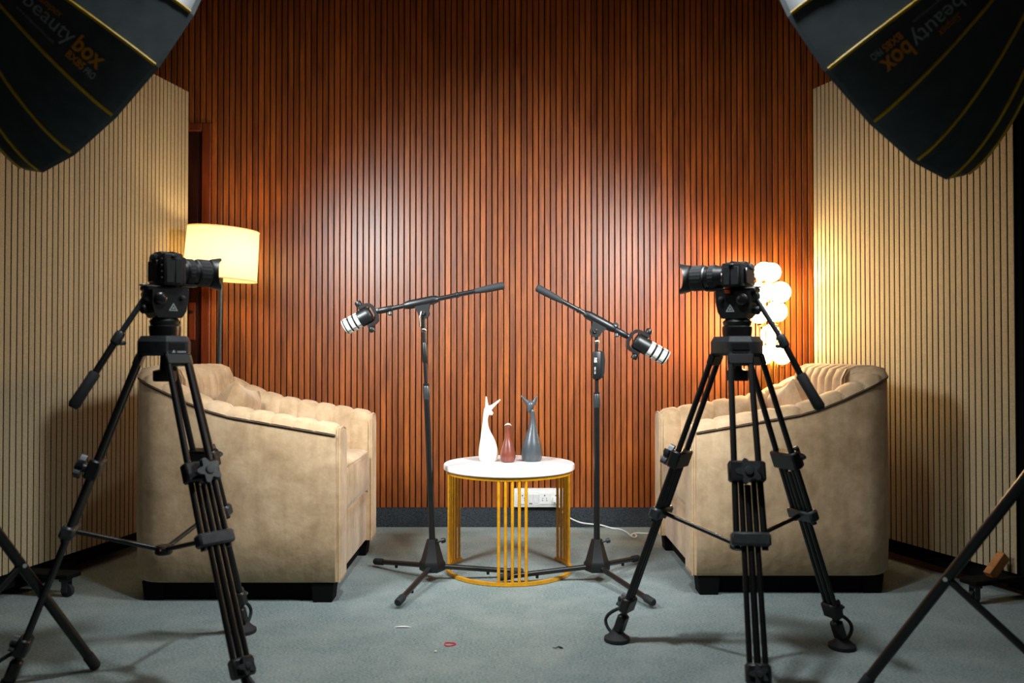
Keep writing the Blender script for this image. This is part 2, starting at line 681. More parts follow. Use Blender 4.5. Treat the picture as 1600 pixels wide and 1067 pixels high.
hl.build('door_handle', 'black_metal', hp)


# recessed downlight of the room, over the space between the cameras
cl = thing('ceiling_downlight', 'round recessed ceiling downlight above the set, between the softboxes', 'ceiling light', (DOWNLIGHT[0], DOWNLIGHT[1], CEIL))
MB().lathe([(0.100, -0.001), (0.135, -0.001), (0.132, -0.010), (0.112, -0.014), (0.098, -0.006)], (0, 0, 0), (0, 0, 1), 40, cap=False).build('bezel', 'white_plastic', cl)
MB().lathe([(0.099, -0.003), (0.099, -0.005)], (0, 0, 0), (0, 0, 1), 40).build('lens', 'ceiling_glow', cl)
dl = bpy.data.lights.new('downlight_lamp', 'AREA')
dl.shape = 'DISK'
dl.size = 0.17
dl.energy = DOWNLIGHT_WATT
dl.color = (0.94, 0.98, 1.0)
dl.spread = R(DOWNLIGHT_SPREAD)
link('downlight_lamp', dl, cl, (0, 0, -0.012))


# ------------------------------------------------------------------ slatted partitions on castor feet
def partition(label, far, dirx, diry, length, front, foot_at, brace):
    d = Vector((dirx, diry)).normalized()
    ang = math.atan2(d.y, d.x)
    root = thing('slatted_partition', label, 'partition', (far[0], far[1], 0), ang)
    z0, z1 = 0.10, 2.245
    th = 0.016
    s = front
    MB().box((length / 2, -s * (th + 0.022), (z0 + z1) / 2), (length, 0.04, z1 - z0)).build('backing_panel', 'felt', root, smooth=False)
    pit, wd = 0.0292, 0.0247
    sm = slat_mesh(wd, z1 - z0, 'beige_slat', th)
    n = int(length / pit)
    for i in range(n):
        o = link('slat', sm, root, (wd / 2 + i * pit, -s * th, z0))
        o.rotation_euler = (0, 0, 0 if s < 0 else PI)
    MB().box((length / 2, -s * 0.05, 0.067), (length, 0.05, 0.064)).build('base_rail', 'black_base', root, smooth=False)
    for k, fx in enumerate(foot_at):
        ft = MB().box((fx, s * 0.03, 0.082), (0.075, 0.36, 0.018), bevel=0.003).build('castor_foot', 'black_base', root, smooth=False)
        for yy in (s * 0.17, -s * 0.11):
            cm = MB()
            cm.box((fx, yy, 0.066), (0.034, 0.034, 0.018), bevel=0.003)
            for q in (-0.013, 0.013):
                cm.box((fx + q, yy + 0.006 * s, 0.042), (0.003, 0.024, 0.046))
            ca = cm.build('castor', 'gunmetal', ft, smooth=False)
            MB().lathe([(0.012, -0.010), (0.024, -0.008), (0.024, 0.008), (0.012, 0.010)], (fx, yy + 0.01 * s, 0.024), (1, 0, 0), 20).build('castor_wheel', 'rubber', ft)
        if k == 0 and brace:
            a0, a1 = Vector((fx, s * 0.105, 0.094)), Vector((fx, s * 0.030, 0.165))
            dv = (a1 - a0)
            rot = Matrix((Vector((1, 0, 0)), dv.normalized().cross(Vector((1, 0, 0))), dv.normalized())).transposed()
            MB().box((a0 + a1) / 2, (0.03, 0.04, dv.length), rot, bevel=0.002).build('wooden_brace', 'raw_wood', ft, smooth=False)
    return root


partition('beige slatted partition beside the glowing globe lamp, behind the orange button tripod', (1.51, 4.125), 0.373, -1.061, 1.125, -1, (1.078, 0.15), True)
partition('beige slatted partition beside the drum shade lamp, hiding part of the door', (-1.64, 4.17), -0.222, -1.022, 1.30, 1, (1.02, 0.15), False)


# ------------------------------------------------------------------ armchairs
def make_chair():
    root = thing('armchair', '', 'armchair')
    xb, xf, yh = -0.388, 0.385, 0.405
    rad = 0.13
    th = 0.125

    def hgt(x):
        pts = [(-0.39, 0.868), (-0.342, 0.852), (-0.263, 0.817), (-0.166, 0.772), (-0.08, 0.738), (-0.005, 0.717), (0.19, 0.684), (0.40, 0.648)]
        if x <= pts[0][0]:
            return pts[0][1]
        for (a, ha), (b, hb) in zip(pts, pts[1:]):
            if x <= b:
                return ha + (hb - ha) * (x - a) / (b - a)
        return pts[-1][1]

    # plan path (outer), with inward normals
    path = []
    n_s = 16
    for i in range(n_s):
        t = i / n_s
        path.append((Vector((xf + (xb + rad - xf) * t, -yh)), Vector((0, 1))))
    for i in range(9):
        a = -PI / 2 - (PI / 2) * i / 9
        path.append((Vector((xb + rad + rad * math.cos(a), -yh + rad + rad * math.sin(a))), Vector((-math.cos(a), -math.sin(a)))))
    for i in range(11):
        t = i / 10
        path.append((Vector((xb, -yh + rad + (2 * yh - 2 * rad) * t)), Vector((1, 0))))
    mirror = [(Vector((p.x, -p.y)), Vector((nn.x, -nn.y))) for p, nn in path[:25]]
    path += list(reversed(mirror))
    # arc length
    arc = [0.0]
    for (p, _), (q, _) in zip(path, path[1:]):
        arc.append(arc[-1] + (q - p).length)

    def at(s):
        s = min(max(s, 0), arc[-1])
        for i in range(len(arc) - 1):
            if s <= arc[i + 1]:
                t = (s - arc[i]) / max(arc[i + 1] - arc[i], 1e-9)
                p = path[i][0].lerp(path[i + 1][0], t)
                nn = path[i][1].lerp(path[i + 1][1], t).normalized()
                return p, nn
        return path[-1]

    def th_at(p):
        return th + 0.03 * max(0, min(1, (-p.x - 0.05) / 0.3))

    def section(p, nn):
        h = hgt(p.x)
        t = th_at(p)
        pr = [(0.012, 0.075), (0.002, 0.085), (-0.004, 0.25), (-0.004, 0.45), (0.0, h - 0.045), (0.006, h - 0.018), (0.020, h - 0.006), (t * 0.5, h - 0.002),
              (t - 0.02, h - 0.012), (t, h - 0.04), (t, 0.30)]
        return [Vector((p.x + nn.x * o, p.y + nn.y * o, z)) for o, z in pr]

    NS = 72
    rows = [section(*at(arc[-1] * i / NS)) for i in range(NS + 1)]
    m = MB().grid(rows)
    nc = len(rows[0])
    m.f.append(tuple(range(nc)))
    base = NS * nc
    m.f.append(tuple(base + k for k in reversed(range(nc))))
    m.build('outer_shell', 'velvet', root, angle=50)
    # front roll of each arm: slightly proud upholstered end with a piped border
    for sy in (-1, 1):
        yc = sy * (yh - th / 2 - 0.001)
        hz = hgt(xf)
        out = []
        w2 = th / 2 - 0.004
        for (px, pz) in ((-w2, 0.078), (w2, 0.078), (w2, hz - 0.04), (w2 - 0.015, hz - 0.012), (0, hz - 0.004), (-w2 + 0.012, hz - 0.008), (-w2, hz - 0.03)):
            out.append((px, pz))
        am = MB()
        o = Vector((xf - 0.02, yc, 0))
        ringA = [o + Vector((0, a, b)) for a, b in out]
        cen = Vector((xf - 0.02, yc, 0.37))
        ringB = [Vector((xf + 0.010, yc + a * 0.98, b)) for a, b in out]
        ringC = [Vector((xf + 0.020, yc + a * 0.80, 0.37 + (b - 0.37) * 0.96)) for a, b in out]
        am.grid([ringA, ringB, ringC], closed_u=True)
        k = len(am.v)
        am.f.append(tuple(range(k - len(out), k)))
        am.build('arm_front', 'velvet', root, angle=35)
        MB().path([p + Vector((0.004, 0, 0)) for p in ringB], 0.0032, 6, closed=True).build('arm_piping', 'velvet', root)
    # piping under the rim, coloured brown to paint in its shadow line
    pp = []
    for i in range(97):
        p, nn = at(arc[-1] * i / 96)
        pp.append(Vector((p.x - nn.x * 0.002, p.y - nn.y * 0.002, hgt(p.x) - 0.034)))
    MB().path(pp, 0.0036, 6).build('rim_piping', 'piping_shadow', root)
    # channels: padded strips running from the seat up the inside and over the rim
    NCH = 28
    for c in range(NCH):
        s0, s1 = arc[-1] * c / NCH, arc[-1] * (c + 1) / NCH
        rows = []
        for j in range(7):
            q = j / 6
            p, nn = at(s0 + (s1 - s0) * q)
            bul = 0.009 * (1 - (2 * q - 1) ** 4) - 0.001
            h, t = hgt(p.x), th_at(p)
            pr = [(0.003, h - 0.030, -1, 0.2), (0.012, h - 0.010, -0.6, 0.8), (t * 0.35, h - 0.001, 0, 1), (t * 0.7, h - 0.003, 0.2, 1), (t - 0.012, h - 0.016, 0.7, 0.7),
                  (t + 0.004, h - 0.05, 1, 0.1), (t + 0.010, h - 0.15, 1, 0), (t + 0.012, 0.52, 1, 0), (t + 0.006, 0.40, 1, 0)]
            rows.append([Vector((p.x + nn.x * (o + bul * bo), p.y + nn.y * (o + bul * bo), z + bul * bz)) for o, z, bo, bz in pr])
        MB().grid(rows).build('back_channel', 'velvet', root, angle=60)
    # seat
    sm = MB()
    x0, x1, yw = -0.26, 0.392, 0.272
    sm.box(((x0 + x1) / 2, 0, 0.395), (x1 - x0, 2 * yw, 0.19), bevel=0.035, seg=4)
    for v in sm.v:
        fx = (v.x - x0) / (x1 - x0)
        e = max(0, 1 - (abs(v.y) / yw) ** 4) * max(0, 1 - (2 * fx - 1) ** 6)
        if v.z > 0.44:
            v.z += 0.016 * e
        if v.x > x1 - 0.04:
            v.x += 0.012 * max(0, 1 - (v.y / yw) ** 4)
    seat = sm.build('seat_cushion', 'velvet', root, angle=50)
    MB().path([(x1 - 0.004, -yw + 0.03, 0.481), (x1 + 0.004, -yw * 0.5, 0.484), (x1 + 0.006, 0, 0.485), (x1 + 0.004, yw * 0.5, 0.484), (x1 - 0.004, yw - 0.03, 0.481)], 0.004, 6).build('seat_piping', 'velvet', seat)
    MB().box((0.07, 0, 0.19), (0.62, 2 * (yh - th) + 0.01, 0.228), bevel=0.016, seg=3).build('front_rail', 'velvet', root)
    MB().box((0.0, 0, 0.044), (0.68, 0.71, 0.068)).build('plinth', 'black_base', root, smooth=False)
    for sx in (-1, 1):
        for sy in (-1, 1):
            fm = MB()
            fx, fy = (0.335, sy * 0.352) if sx > 0 else (-0.30, sy * 0.325)
            fm.box((fx, fy, 0.0375), (0.085, 0.085, 0.075), bevel=0.004)
            for v in fm.v:
                if v.z < 0.03:
                    v.x = fx + (v.x - fx) * 0.86
                    v.y = fy + (v.y - fy) * 0.86
            fm.build('foot', 'black_base', root, smooth=False)
    return root


chair_l = make_chair()
chair_r = copy_tree(chair_l)
chair_l.location = (-1.035, 3.45, 0)
chair_l.rotation_euler = (0, 0, 0)
tag(chair_l, 'beige velvet tub armchair beside the drum shade lamp, facing the globe lamp side', 'armchair', 'channel tufted armchairs')
chair_r.location = (1.085, 3.545, 0)
chair_r.rotation_euler = (0, 0, PI)
tag(chair_r, 'beige velvet tub armchair beside the glowing globe lamp, facing the drum lamp side', 'armchair', 'channel tufted armchairs')


def pillow(label, loc, rz, lean, sx=0.40, sz=0.33, t=0.13, roll=0.0):
    rows_f, rows_b = [], []
    N = 12
    def pt(i, j, s):
        a, b = 2 * i / N - 1, 2 * j / N - 1
        pin = 1 - 0.10 * (1 - abs(a)) * abs(b) - 0.0
        k = ((1 - a ** 4) * (1 - b ** 4)) ** 0.55
        xx = a * sx / 2 * (1 - 0.09 * (1 - b * b) * abs(a))
        zz = b * sz / 2 * (1 - 0.09 * (1 - a * a) * abs(b))
        return Vector((xx, s * t / 2 * k, zz))
    m = MB()
    m.grid([[pt(i, j, 1) for j in range(N + 1)] for i in range(N + 1)])
    m.grid([[pt(i, j, -1) for j in range(N + 1)] for i in range(N + 1)])
    o = m.build('scatter_cushion', 'velvet', angle=80)
    o.location = loc
    o.rotation_euler = (Matrix.Rotation(rz, 3, 'Z') @ Matrix.Rotation(lean, 3, 'X') @ Matrix.Rotation(roll, 3, 'Y')).to_euler()
    tag(o, label, 'cushion', 'scatter cushions on the armchairs')
    return o


# cushion face normal is local y; turned to face along the chair
pillow('beige cushion leaning in the armchair beside the drum shade lamp', (-1.165, 3.43, 0.635), PI / 2, R(22), roll=R(10))
pillow('beige cushion leaning in the armchair beside the globe lamp', (1.215, 3.525, 0.635), -PI / 2, R(22), roll=R(-10))


# ------------------------------------------------------------------ side table
T0 = Vector((-0.012, 3.53, 0))
tb = thing('side_table', 'round white topped side table with yellow gold bar frame', 'table', T0)
ZT = 0.452
MB().lathe([(0.262, ZT - 0.024), (0.274, ZT - 0.024), (0.279, ZT - 0.020), (0.279, ZT - 0.004), (0.276, ZT), (0.10, ZT)], (0, 0, 0), (0, 0, 1), 64).build('table_top', 'white_marble', tb)
RR = 0.262


def ring(z, hw, hh, a0=0.0, a1=360.0):
    m = MB()
    rows = []
    for k in range(65):
        t = R(a0 + (a1 - a0) * k / 64)
        rows.append([Vector(((RR + a) * math.cos(t), (RR + a) * math.sin(t), z + b)) for a, b in ((-hw, -hh), (hw, -hh), (hw, hh), (-hw, hh))])
    m.grid(rows, closed_u=True)
    if a1 - a0 < 359:
        m.f += [(3, 2, 1, 0), tuple(len(m.v) - 4 + k for k in range(4))]
    return m


ring(0.0085, 0.0065, 0.0065, 145, 398).build('bottom_ring', 'gold_paint', tb)
ring(ZT - 0.031, 0.0065, 0.0065).build('top_ring', 'gold_paint', tb)
for c in (-87, 160, 23):
    for k in range(5):
        t = R(c + (k - 2) * 6.0)
        MB().tube((RR * math.cos(t), RR * math.sin(t), 0.012), (RR * math.cos(t), RR * math.sin(t), ZT - 0.03), 0.0062, n=12).build('bar', 'gold_paint', tb)


# ------------------------------------------------------------------ figurines
def fig_root(name, label, loc):
    return thing(name, label, 'figurine', loc, 0, 'ceramic animal figurines on the table')


def spine(m, pts, n=24):
    return m.path([Vector((a, 0, b)) for a, b, r in pts], [r for a, b, r in pts], n)


def smooth_spine(pts, k=4):
    out = []
    n = len(pts)
    for i in range(n - 1):
        p0, p1, p2, p3 = pts[max(i - 1, 0)], pts[i], pts[i + 1], pts[min(i + 2, n - 1)]
        for j in range(k):
            t = j / k
            out.append(tuple(0.5 * (2 * b + (c - a) * t + (2 * a - 5 * b + 4 * c - d) * t * t + (3 * b - a - 3 * c + d) * t ** 3) for a, b, c, d in zip(p0, p1, p2, p3)))
    out.append(pts[-1])
    return out


zt = ZT + 0.0005
f = fig_root('deer_figurine', 'tall cream white deer figurine with pointed ears on the round table', U(763, 720, 3.60).xy.to_3d() + Vector((0, 0, zt)))
m = MB()
spine(m, smooth_spine([(0, 0, 0.034), (0, 0.006, 0.039), (0, 0.036, 0.043), (-0.004, 0.083, 0.034), (-0.0125, 0.134, 0.018), (-0.0135, 0.172, 0.0115), (-0.011, 0.196, 0.012), (-0.004, 0.216, 0.0165), (0.001, 0.232, 0.0135), (0.003, 0.241, 0.005)]))
b = m.build('body', 'cream_ceramic', f, angle=80)
MB().path([(-0.002, 0, 0.216), (0.010, -0.002, 0.208), (0.019, -0.004, 0.203)], [0.0125, 0.011, 0.006], 16).build('muzzle', 'cream_ceramic', f, angle=80)
MB().path([(-0.005, 0, 0.226), (-0.007, 0, 0.245), (-0.0095, 0, 0.279)], [0.010, 0.0065, 0.0022], 12).build('ear', 'cream_ceramic', f, angle=80)
MB().path([(0.005, 0, 0.226), (0.022, 0, 0.240), (0.052, 0, 0.266)], [0.011, 0.0075, 0.0024], 12).build('ear', 'cream_ceramic', f, angle=80)

f = fig_root('bird_figurine', 'small brown round headed bird figurine between the two taller ones', U(793.5, 722.5, 3.56).xy.to_3d() + Vector((0, 0, zt)))
m = MB()
spine(m, smooth_spine([(0, 0, 0.024), (0, 0.005, 0.029), (0, 0.030, 0.0335), (0.0, 0.064, 0.026), (-0.001, 0.098, 0.0155), (-0.001, 0.125, 0.0112), (0, 0.146, 0.011)]))
m.build('body', 'brown_ceramic', f, angle=80)
MB().sphere((0.001, 0, 0.156), 0.0145, sc=(1, 1.1, 0.95)).build('head', 'brown_ceramic', f, angle=80)
MB().path([(-0.014, -0.006, 0.157), (-0.008, -0.0135, 0.162), (0.001, -0.016, 0.165), (0.010, -0.0135, 0.162), (0.015, -0.006, 0.157)], [0.0012, 0.003, 0.0042, 0.003, 0.0012], 8).build('bill', 'pale_pink', f, angle=80)

f = fig_root('deer_figurine', 'tall slate grey deer figurine with curved ears on the round table', U(831, 720, 3.60).xy.to_3d() + Vector((0, 0, zt)))
m = MB()
spine(m, smooth_spine([(0, 0, 0.036), (0, 0.006, 0.042), (0, 0.034, 0.046), (0, 0.068, 0.041), (0.001, 0.100, 0.032), (0.003, 0.134, 0.022), (0.0045, 0.168, 0.0135), (0.004, 0.196, 0.0105), (0.001, 0.214, 0.011), (-0.002, 0.224, 0.008)]))
m.build('body', 'slate_ceramic', f, angle=80)
MB().path([(-0.016, -0.008, 0.212), (-0.013, -0.006, 0.220), (-0.006, -0.003, 0.240), (-0.003, 0, 0.256), (-0.002, 0, 0.262)], [0.004, 0.0085, 0.0165, 0.014, 0.005], 18).build('head', 'slate_ceramic', f, angle=80)
MB().path([(-0.012, 0, 0.246), (-0.026, 0, 0.260), (-0.040, 0, 0.275), (-0.051, 0, 0.286)], [0.0125, 0.0085, 0.005, 0.0016], 12).build('ear', 'slate_ceramic', f, angle=80)
MB().path([(0.006, 0, 0.246), (0.013, 0, 0.262), (0.019, 0, 0.276), (0.0235, 0, 0.288)], [0.0115, 0.008, 0.005, 0.0016], 12).build('ear', 'slate_ceramic', f, angle=80)


# ------------------------------------------------------------------ microphone stands and microphones
def mic_stand(label, base, legs, top, boom_a, boom_b, plate_side, clutch_text):
    base = Vector(base)
    root = thing('microphone_stand', label, 'microphone stand', base, 0, 'boom microphone stands')
    B = lambda m, n, mt, p=root, **k: m.build(n, mt, p, origin=base, **k)
    # hub: four sided tapering foot
    hm = MB()
    hm.lathe([(0.046, 0.042), (0.053, 0.046), (0.053, 0.075), (0.046, 0.085), (0.023, 0.165), (0.021, 0.170)], base, (0, 0, 1), 6)
    hub = B(hm, 'hub', 'black_plastic')
    kn = MB()
    kn.lathe([(0.004, 0.0), (0.004, 0.018), (0.010, 0.020), (0.010, 0.034), (0.007, 0.037)], base + Vector((0.018, -0.004, 0.158)), (1, -0.1, 0.25), 10)
    B(kn, 'hub_knob', 'gunmetal' if plate_side > 0 else 'black_plastic', hub)
    for L in legs:
        e = Vector(L)
        s = base + Vector((0, 0, 0.062))
        d = (e - s).normalized()
        lg = B(MB().tube(s + d * 0.03, e, 0.0105, n=14), 'leg', 'black_metal')
        B(MB().lathe([(0.0125, 0), (0.0145, 0.008), (0.0145, 0.050), (0.011, 0.056)], e - d * 0.05, d, 16), 'rubber_end', 'rubber', lg)
        mid = s + (e - s) * 0.62
        B(MB().box(mid - Vector((0, 0, 0.014)), (0.012, 0.012, 0.014), bevel=0.002), 'bump_stop', 'black_plastic', lg)
    top = Vector(top)
    bot = base + Vector((0, 0, 0.15))
    ax = (top - bot)
    P = lambda t: bot + ax * t
    # lower tube, clutch sleeve, upper tube
    B(MB().tube(bot, P(0.70), 0.0125, n=18), 'lower_tube', 'black_metal')
    B(MB().lathe([(0.013, 0), (0.0145, 0.004), (0.0145, 0.05), (0.012, 0.056)], P(0.63), ax, 18), 'ferrule', 'gunmetal')
    B(MB().tube(P(0.69), P(0.995), 0.0082, n=16), 'upper_tube', 'black_metal')
    if clutch_text:
        cm = MB()
        c = P(0.825)
        cm.box(c, (0.034, 0.034, 0.115), bevel=0.008, seg=2)
        cl = B(cm, 'clutch', 'black_plastic')
        lm = MB()
        lm.prism([(0.0, 0.06), (0.017, 0.055), (0.021, 0.02), (0.018, -0.03), (0.010, -0.052), (0.0, -0.05)], c + Vector((0.012, -0.010, 0)), (1, 0, 0), (0, 0, 1), (0, 1, 0), 0.020)
        B(lm, 'clutch_lever', 'black_plastic', cl, angle=20)
        for body, size, dz, off in (('RIS', 0.0155, 0.032, 0.0004), ('MX 110', 0.0085, -0.006, 0.0002)):
            me = text_mesh(body, size, off)
            for v in me.vertices:
                x_, y_ = v.co.x, v.co.y
                v.co = c + Vector((-0.012 + y_, -0.0176, dz - x_)) - base
            me.materials.clear()
            me.materials.append(MATS['print_white'])
            link('lettering', me, cl)
    else:
        B(MB().lathe([(0.009, 0), (0.0115, 0.006), (0.0115, 0.075), (0.009, 0.082)], P(0.79), ax, 16), 'clutch', 'black_plastic')
    B(MB().lathe([(0.0088, 0), (0.0105, 0.003), (0.0105, 0.012), (0.0088, 0.015)], P(0.925), ax, 16), 'chrome_ring', 'chrome')
    # boom
    a, b = Vector(boom_a), Vector(boom_b)        # a: microphone end, b: counterweight end
    bd = (b - a).normalized()
    pv = top
    # clamp sleeve centre on the boom, nearest to pivot
    t = (pv - a).dot(bd)
    q = a + bd * t
    bm_ = B(MB().tube(a, b, 0.0094, n=16), 'boom', 'black_metal')
    B(MB().lathe([(0.0110, -0.072), (0.0145, -0.066), (0.0180, -0.046), (0.0180, 0.050), (0.0145, 0.066), (0.0110, 0.072)], q, bd, 18), 'boom_clamp', 'black_plastic')
    B(MB().lathe([(0.0098, 0), (0.0120, 0.02), (0.0145, 0.05), (0.0158, 0.11), (0.0145, 0.118), (0.009, 0.121)], b - bd * 0.118, bd, 18), 'counterweight_grip', 'rubber', bm_)
    B(MB().lathe([(0.0100, 0), (0.0122, 0.002), (0.0122, 0.012), (0.0100, 0.014)], b - bd * 0.20, bd, 16), 'cable_clip', 'black_plastic', bm_)
    B(MB().lathe([(0.0100, 0), (0.0128, 0.004), (0.0128, 0.055), (0.0100, 0.06)], a + bd * 0.005, bd, 16), 'boom_sleeve', 'black_plastic', bm_)
    B(MB().lathe([(0.004, 0), (0.004, 0.014), (0.009, 0.016), (0.009, 0.026), (0.005, 0.028)], a + bd * 0.055, Vector((0, -0.25, -1)), 10), 'sleeve_knob', 'gunmetal', bm_)
    # bracket: rounded plate hanging from the sleeve to the pole head
    up = bd.cross(Vector((0, 1, 0)))
    if up.z < 0: up = -up
    out = [(-0.030, 0.004), (0.034, 0.004), (0.034, -0.012), (0.026, -0.030)]
    for k in range(9):
        t_ = R(-20 - k * 17)
        out.append((0.004 + 0.024 * math.cos(t_), -0.036 + 0.024 * math.sin(t_)))
    out.append((-0.022, -0.024))
    for yy in (-0.013, 0.008):
        bp = B(MB().prism(out, q + Vector((0, yy, 0)) - up * 0.008, bd if plate_side < 0 else -bd, up, (0, 1, 0), 0.005), 'bracket_plate', 'black_plastic', smooth=False)
    pc = q - up * 0.044
    B(MB().lathe([(0.006, -0.024), (0.009, -0.020), (0.009, -0.016), (0.006, -0.014), (0.006, 0.014)], pc, (0, 1, 0), 12), 'pivot_bolt', 'chrome')
    if plate_side < 0:
        hn = MB()
        hn.path([pc + Vector((-0.004, -0.022, 0.004)), pc + Vector((-0.010, -0.026, -0.022)), pc + Vector((-0.009, -0.026, -0.056))], [0.0035, 0.003, 0.0045], 8)
        B(hn, 'pivot_handle', 'chrome')
    else:
        B(MB().lathe([(0.006, 0), (0.013, 0.003), (0.013, 0.014), (0.008, 0.018)], q - bd * 0.062 + up * 0.008, up * 0.8 + Vector((0, -0.6, 0)), 14), 'clamp_knob', 'gunmetal')
    # swivel neck between pole and bracket
    B(MB().tube(P(0.985), pc, 0.0098, 0.0098, n=14), 'swivel_neck', 'gunmetal')
    return root


def microphone(label, joint, tip, depth_off=0.0):
    """end address dynamic microphone in a yoke; joint = where the boom ends, tip = front of the grille"""
    j, tp = Vector(joint), Vector(tip)
    root = thing('microphone', label, 'microphone', j, 0, 'broadcast microphones on the booms')
    B = lambda m, n, mt, p=root, **k: m.build(n, mt, p, origin=j, **k)
    d = (tp - j).normalized()
    L = (tp - j).length
    side = d.cross(Vector((0, 1, 0))).normalized()
    if side.z < 0: side = -side
    r = 0.0335
    b0 = L * 0.10
    s0 = L * 0.47
    body = B(MB().lathe([(0.020, b0 - 0.002), (0.029, b0), (r - 0.001, b0 + 0.007), (r, b0 + 0.014), (r, s0)], j, d, 28), 'body', 'black_plastic')
    g0, g1 = s0, L
    B(MB().lathe([(r - 0.004, g0 - 0.001), (r - 0.004, g1 - 0.004)], j, d, 28), 'grille_core', 'black_matte')
    seg = (g1 - g0) / 3.55
    for k in range(3):
        a = g0 + k * seg * 1.12 + 0.002
        B(MB().lathe([(r - 0.003, a), (r - 0.0005, a + 0.002), (r - 0.0005, a + seg * 0.74), (r - 0.003, a + seg * 0.78)], j, d, 28), 'foam_band', 'white_foam')
    B(MB().lathe([(r - 0.0035, g1 - 0.0045), (r - 0.001, g1 - 0.003), (r - 0.003, g1), (0.012, g1 + 0.003)], j, d, 28), 'front_foam', 'white_foam')
    for k in range(4):     # ribs of the cage
        t = R(45 + 90 * k)
        v = side * math.cos(t) + Vector((0, 1, 0)) * math.sin(t)
        B(MB().tube(j + d * g0 + v * (r - 0.001), j + d * (g1 - 0.006) + v * (r - 0.001), 0.0016, n=6), 'cage_rib', 'black_plastic')
    # yoke
    e = r + 0.008
    pts = [(0.36 * L, e), (0.12 * L, e), (0.02 * L, e * 0.86), (-0.035 * L, e * 0.45), (-0.035 * L, -e * 0.45), (0.02 * L, -e * 0.86), (0.12 * L, -e), (0.36 * L, -e)]
    rows = []
    for i, (x_, y_) in enumerate(pts):
        a = Vector(pts[max(i - 1, 0)])
        b = Vector(pts[min(i + 1, len(pts) - 1)])
        tn = (b - a).normalized()
        nm = Vector((-tn.y, tn.x))
        row = []
        for h, yy in ((-0.006, -0.015), (0.007, -0.015), (0.007, 0.015), (-0.006, 0.015)):
            q = Vector((x_, y_)) + nm * h
            row.append(j + d * q.x + side * q.y + Vector((0, yy, 0)))
        rows.append(row)
    ym = MB().grid(rows, closed_u=True)
    ym.f += [(0, 1, 2, 3), tuple(len(ym.v) - 1 - k for k in range(4))]
    B(ym, 'yoke', 'black_metal', angle=25)
    for s in (-1, 1):
        B(MB().lathe([(0.006, -0.010), (0.006, 0.004), (0.012, 0.005), (0.0135, 0.008), (0.0135, 0.022), (0.011, 0.026)], j + d * (0.30 * L) + side * s * (r + 0.010), side * s, 14), 'yoke_knob', 'black_plastic')
    B(MB().tube(j - d * 0.02, j + d * 0.0, 0.009, n=14), 'thread_mount', 'gunmetal')
    return root


SY = 3.35
bl = Vector((-0.322, SY, 0))
joint = U(589, 486.5, SY)
mic_stand('black boom microphone stand beside the drum lamp armchair, boom rising gently to centre', bl,
          [U(587, 877, 3.57), U(622, 941, 2.985), U(815, 893, 3.40)],
          U(661.5, 492, SY), joint, U(787, 446, SY), -1, False)
microphone('black microphone with white foam bands pointing down toward the drum lamp armchair', joint + (joint - U(787, 446, SY)).normalized() * 0.012, U(538.5, 512, SY))
br = Vector((0.343, SY, 0))
joint = U(982, 526, SY)
mic_stand('black boom microphone stand with white lettered clutch, boom tilting down to globe lamp armchair', br,
          [U(996, 872, 3.63), U(1020, 941, 2.985), U(781.5, 902, 3.317)],
          U(932.5, 512, SY), joint, U(839, 449.5, SY), 1, True)
microphone('black microphone with white foam bands pointing down toward the globe lamp armchair', joint + (joint - U(839, 449.5, SY)).normalized() * 0.012, U(1041.5, 560, SY))


# ------------------------------------------------------------------ video tripods
def star_knob(m, c, ax, r, th):
    ax = Vector(ax).normalized()
    a, b = m.frame(ax)
    out = []
    for k in range(40):
        t = 2 * PI * k / 40
        rr = r * (0.78 + 0.22 * math.cos(5 * t))
        out.append((rr * math.cos(t), rr * math.sin(t)))
    m.prism(out, Vector(c), a, b, ax, th)
    m.lathe([(r * 0.35, th), (r * 0.3, th * 1.3), (0.001, th * 1.35)], c, ax, 14)
    return m


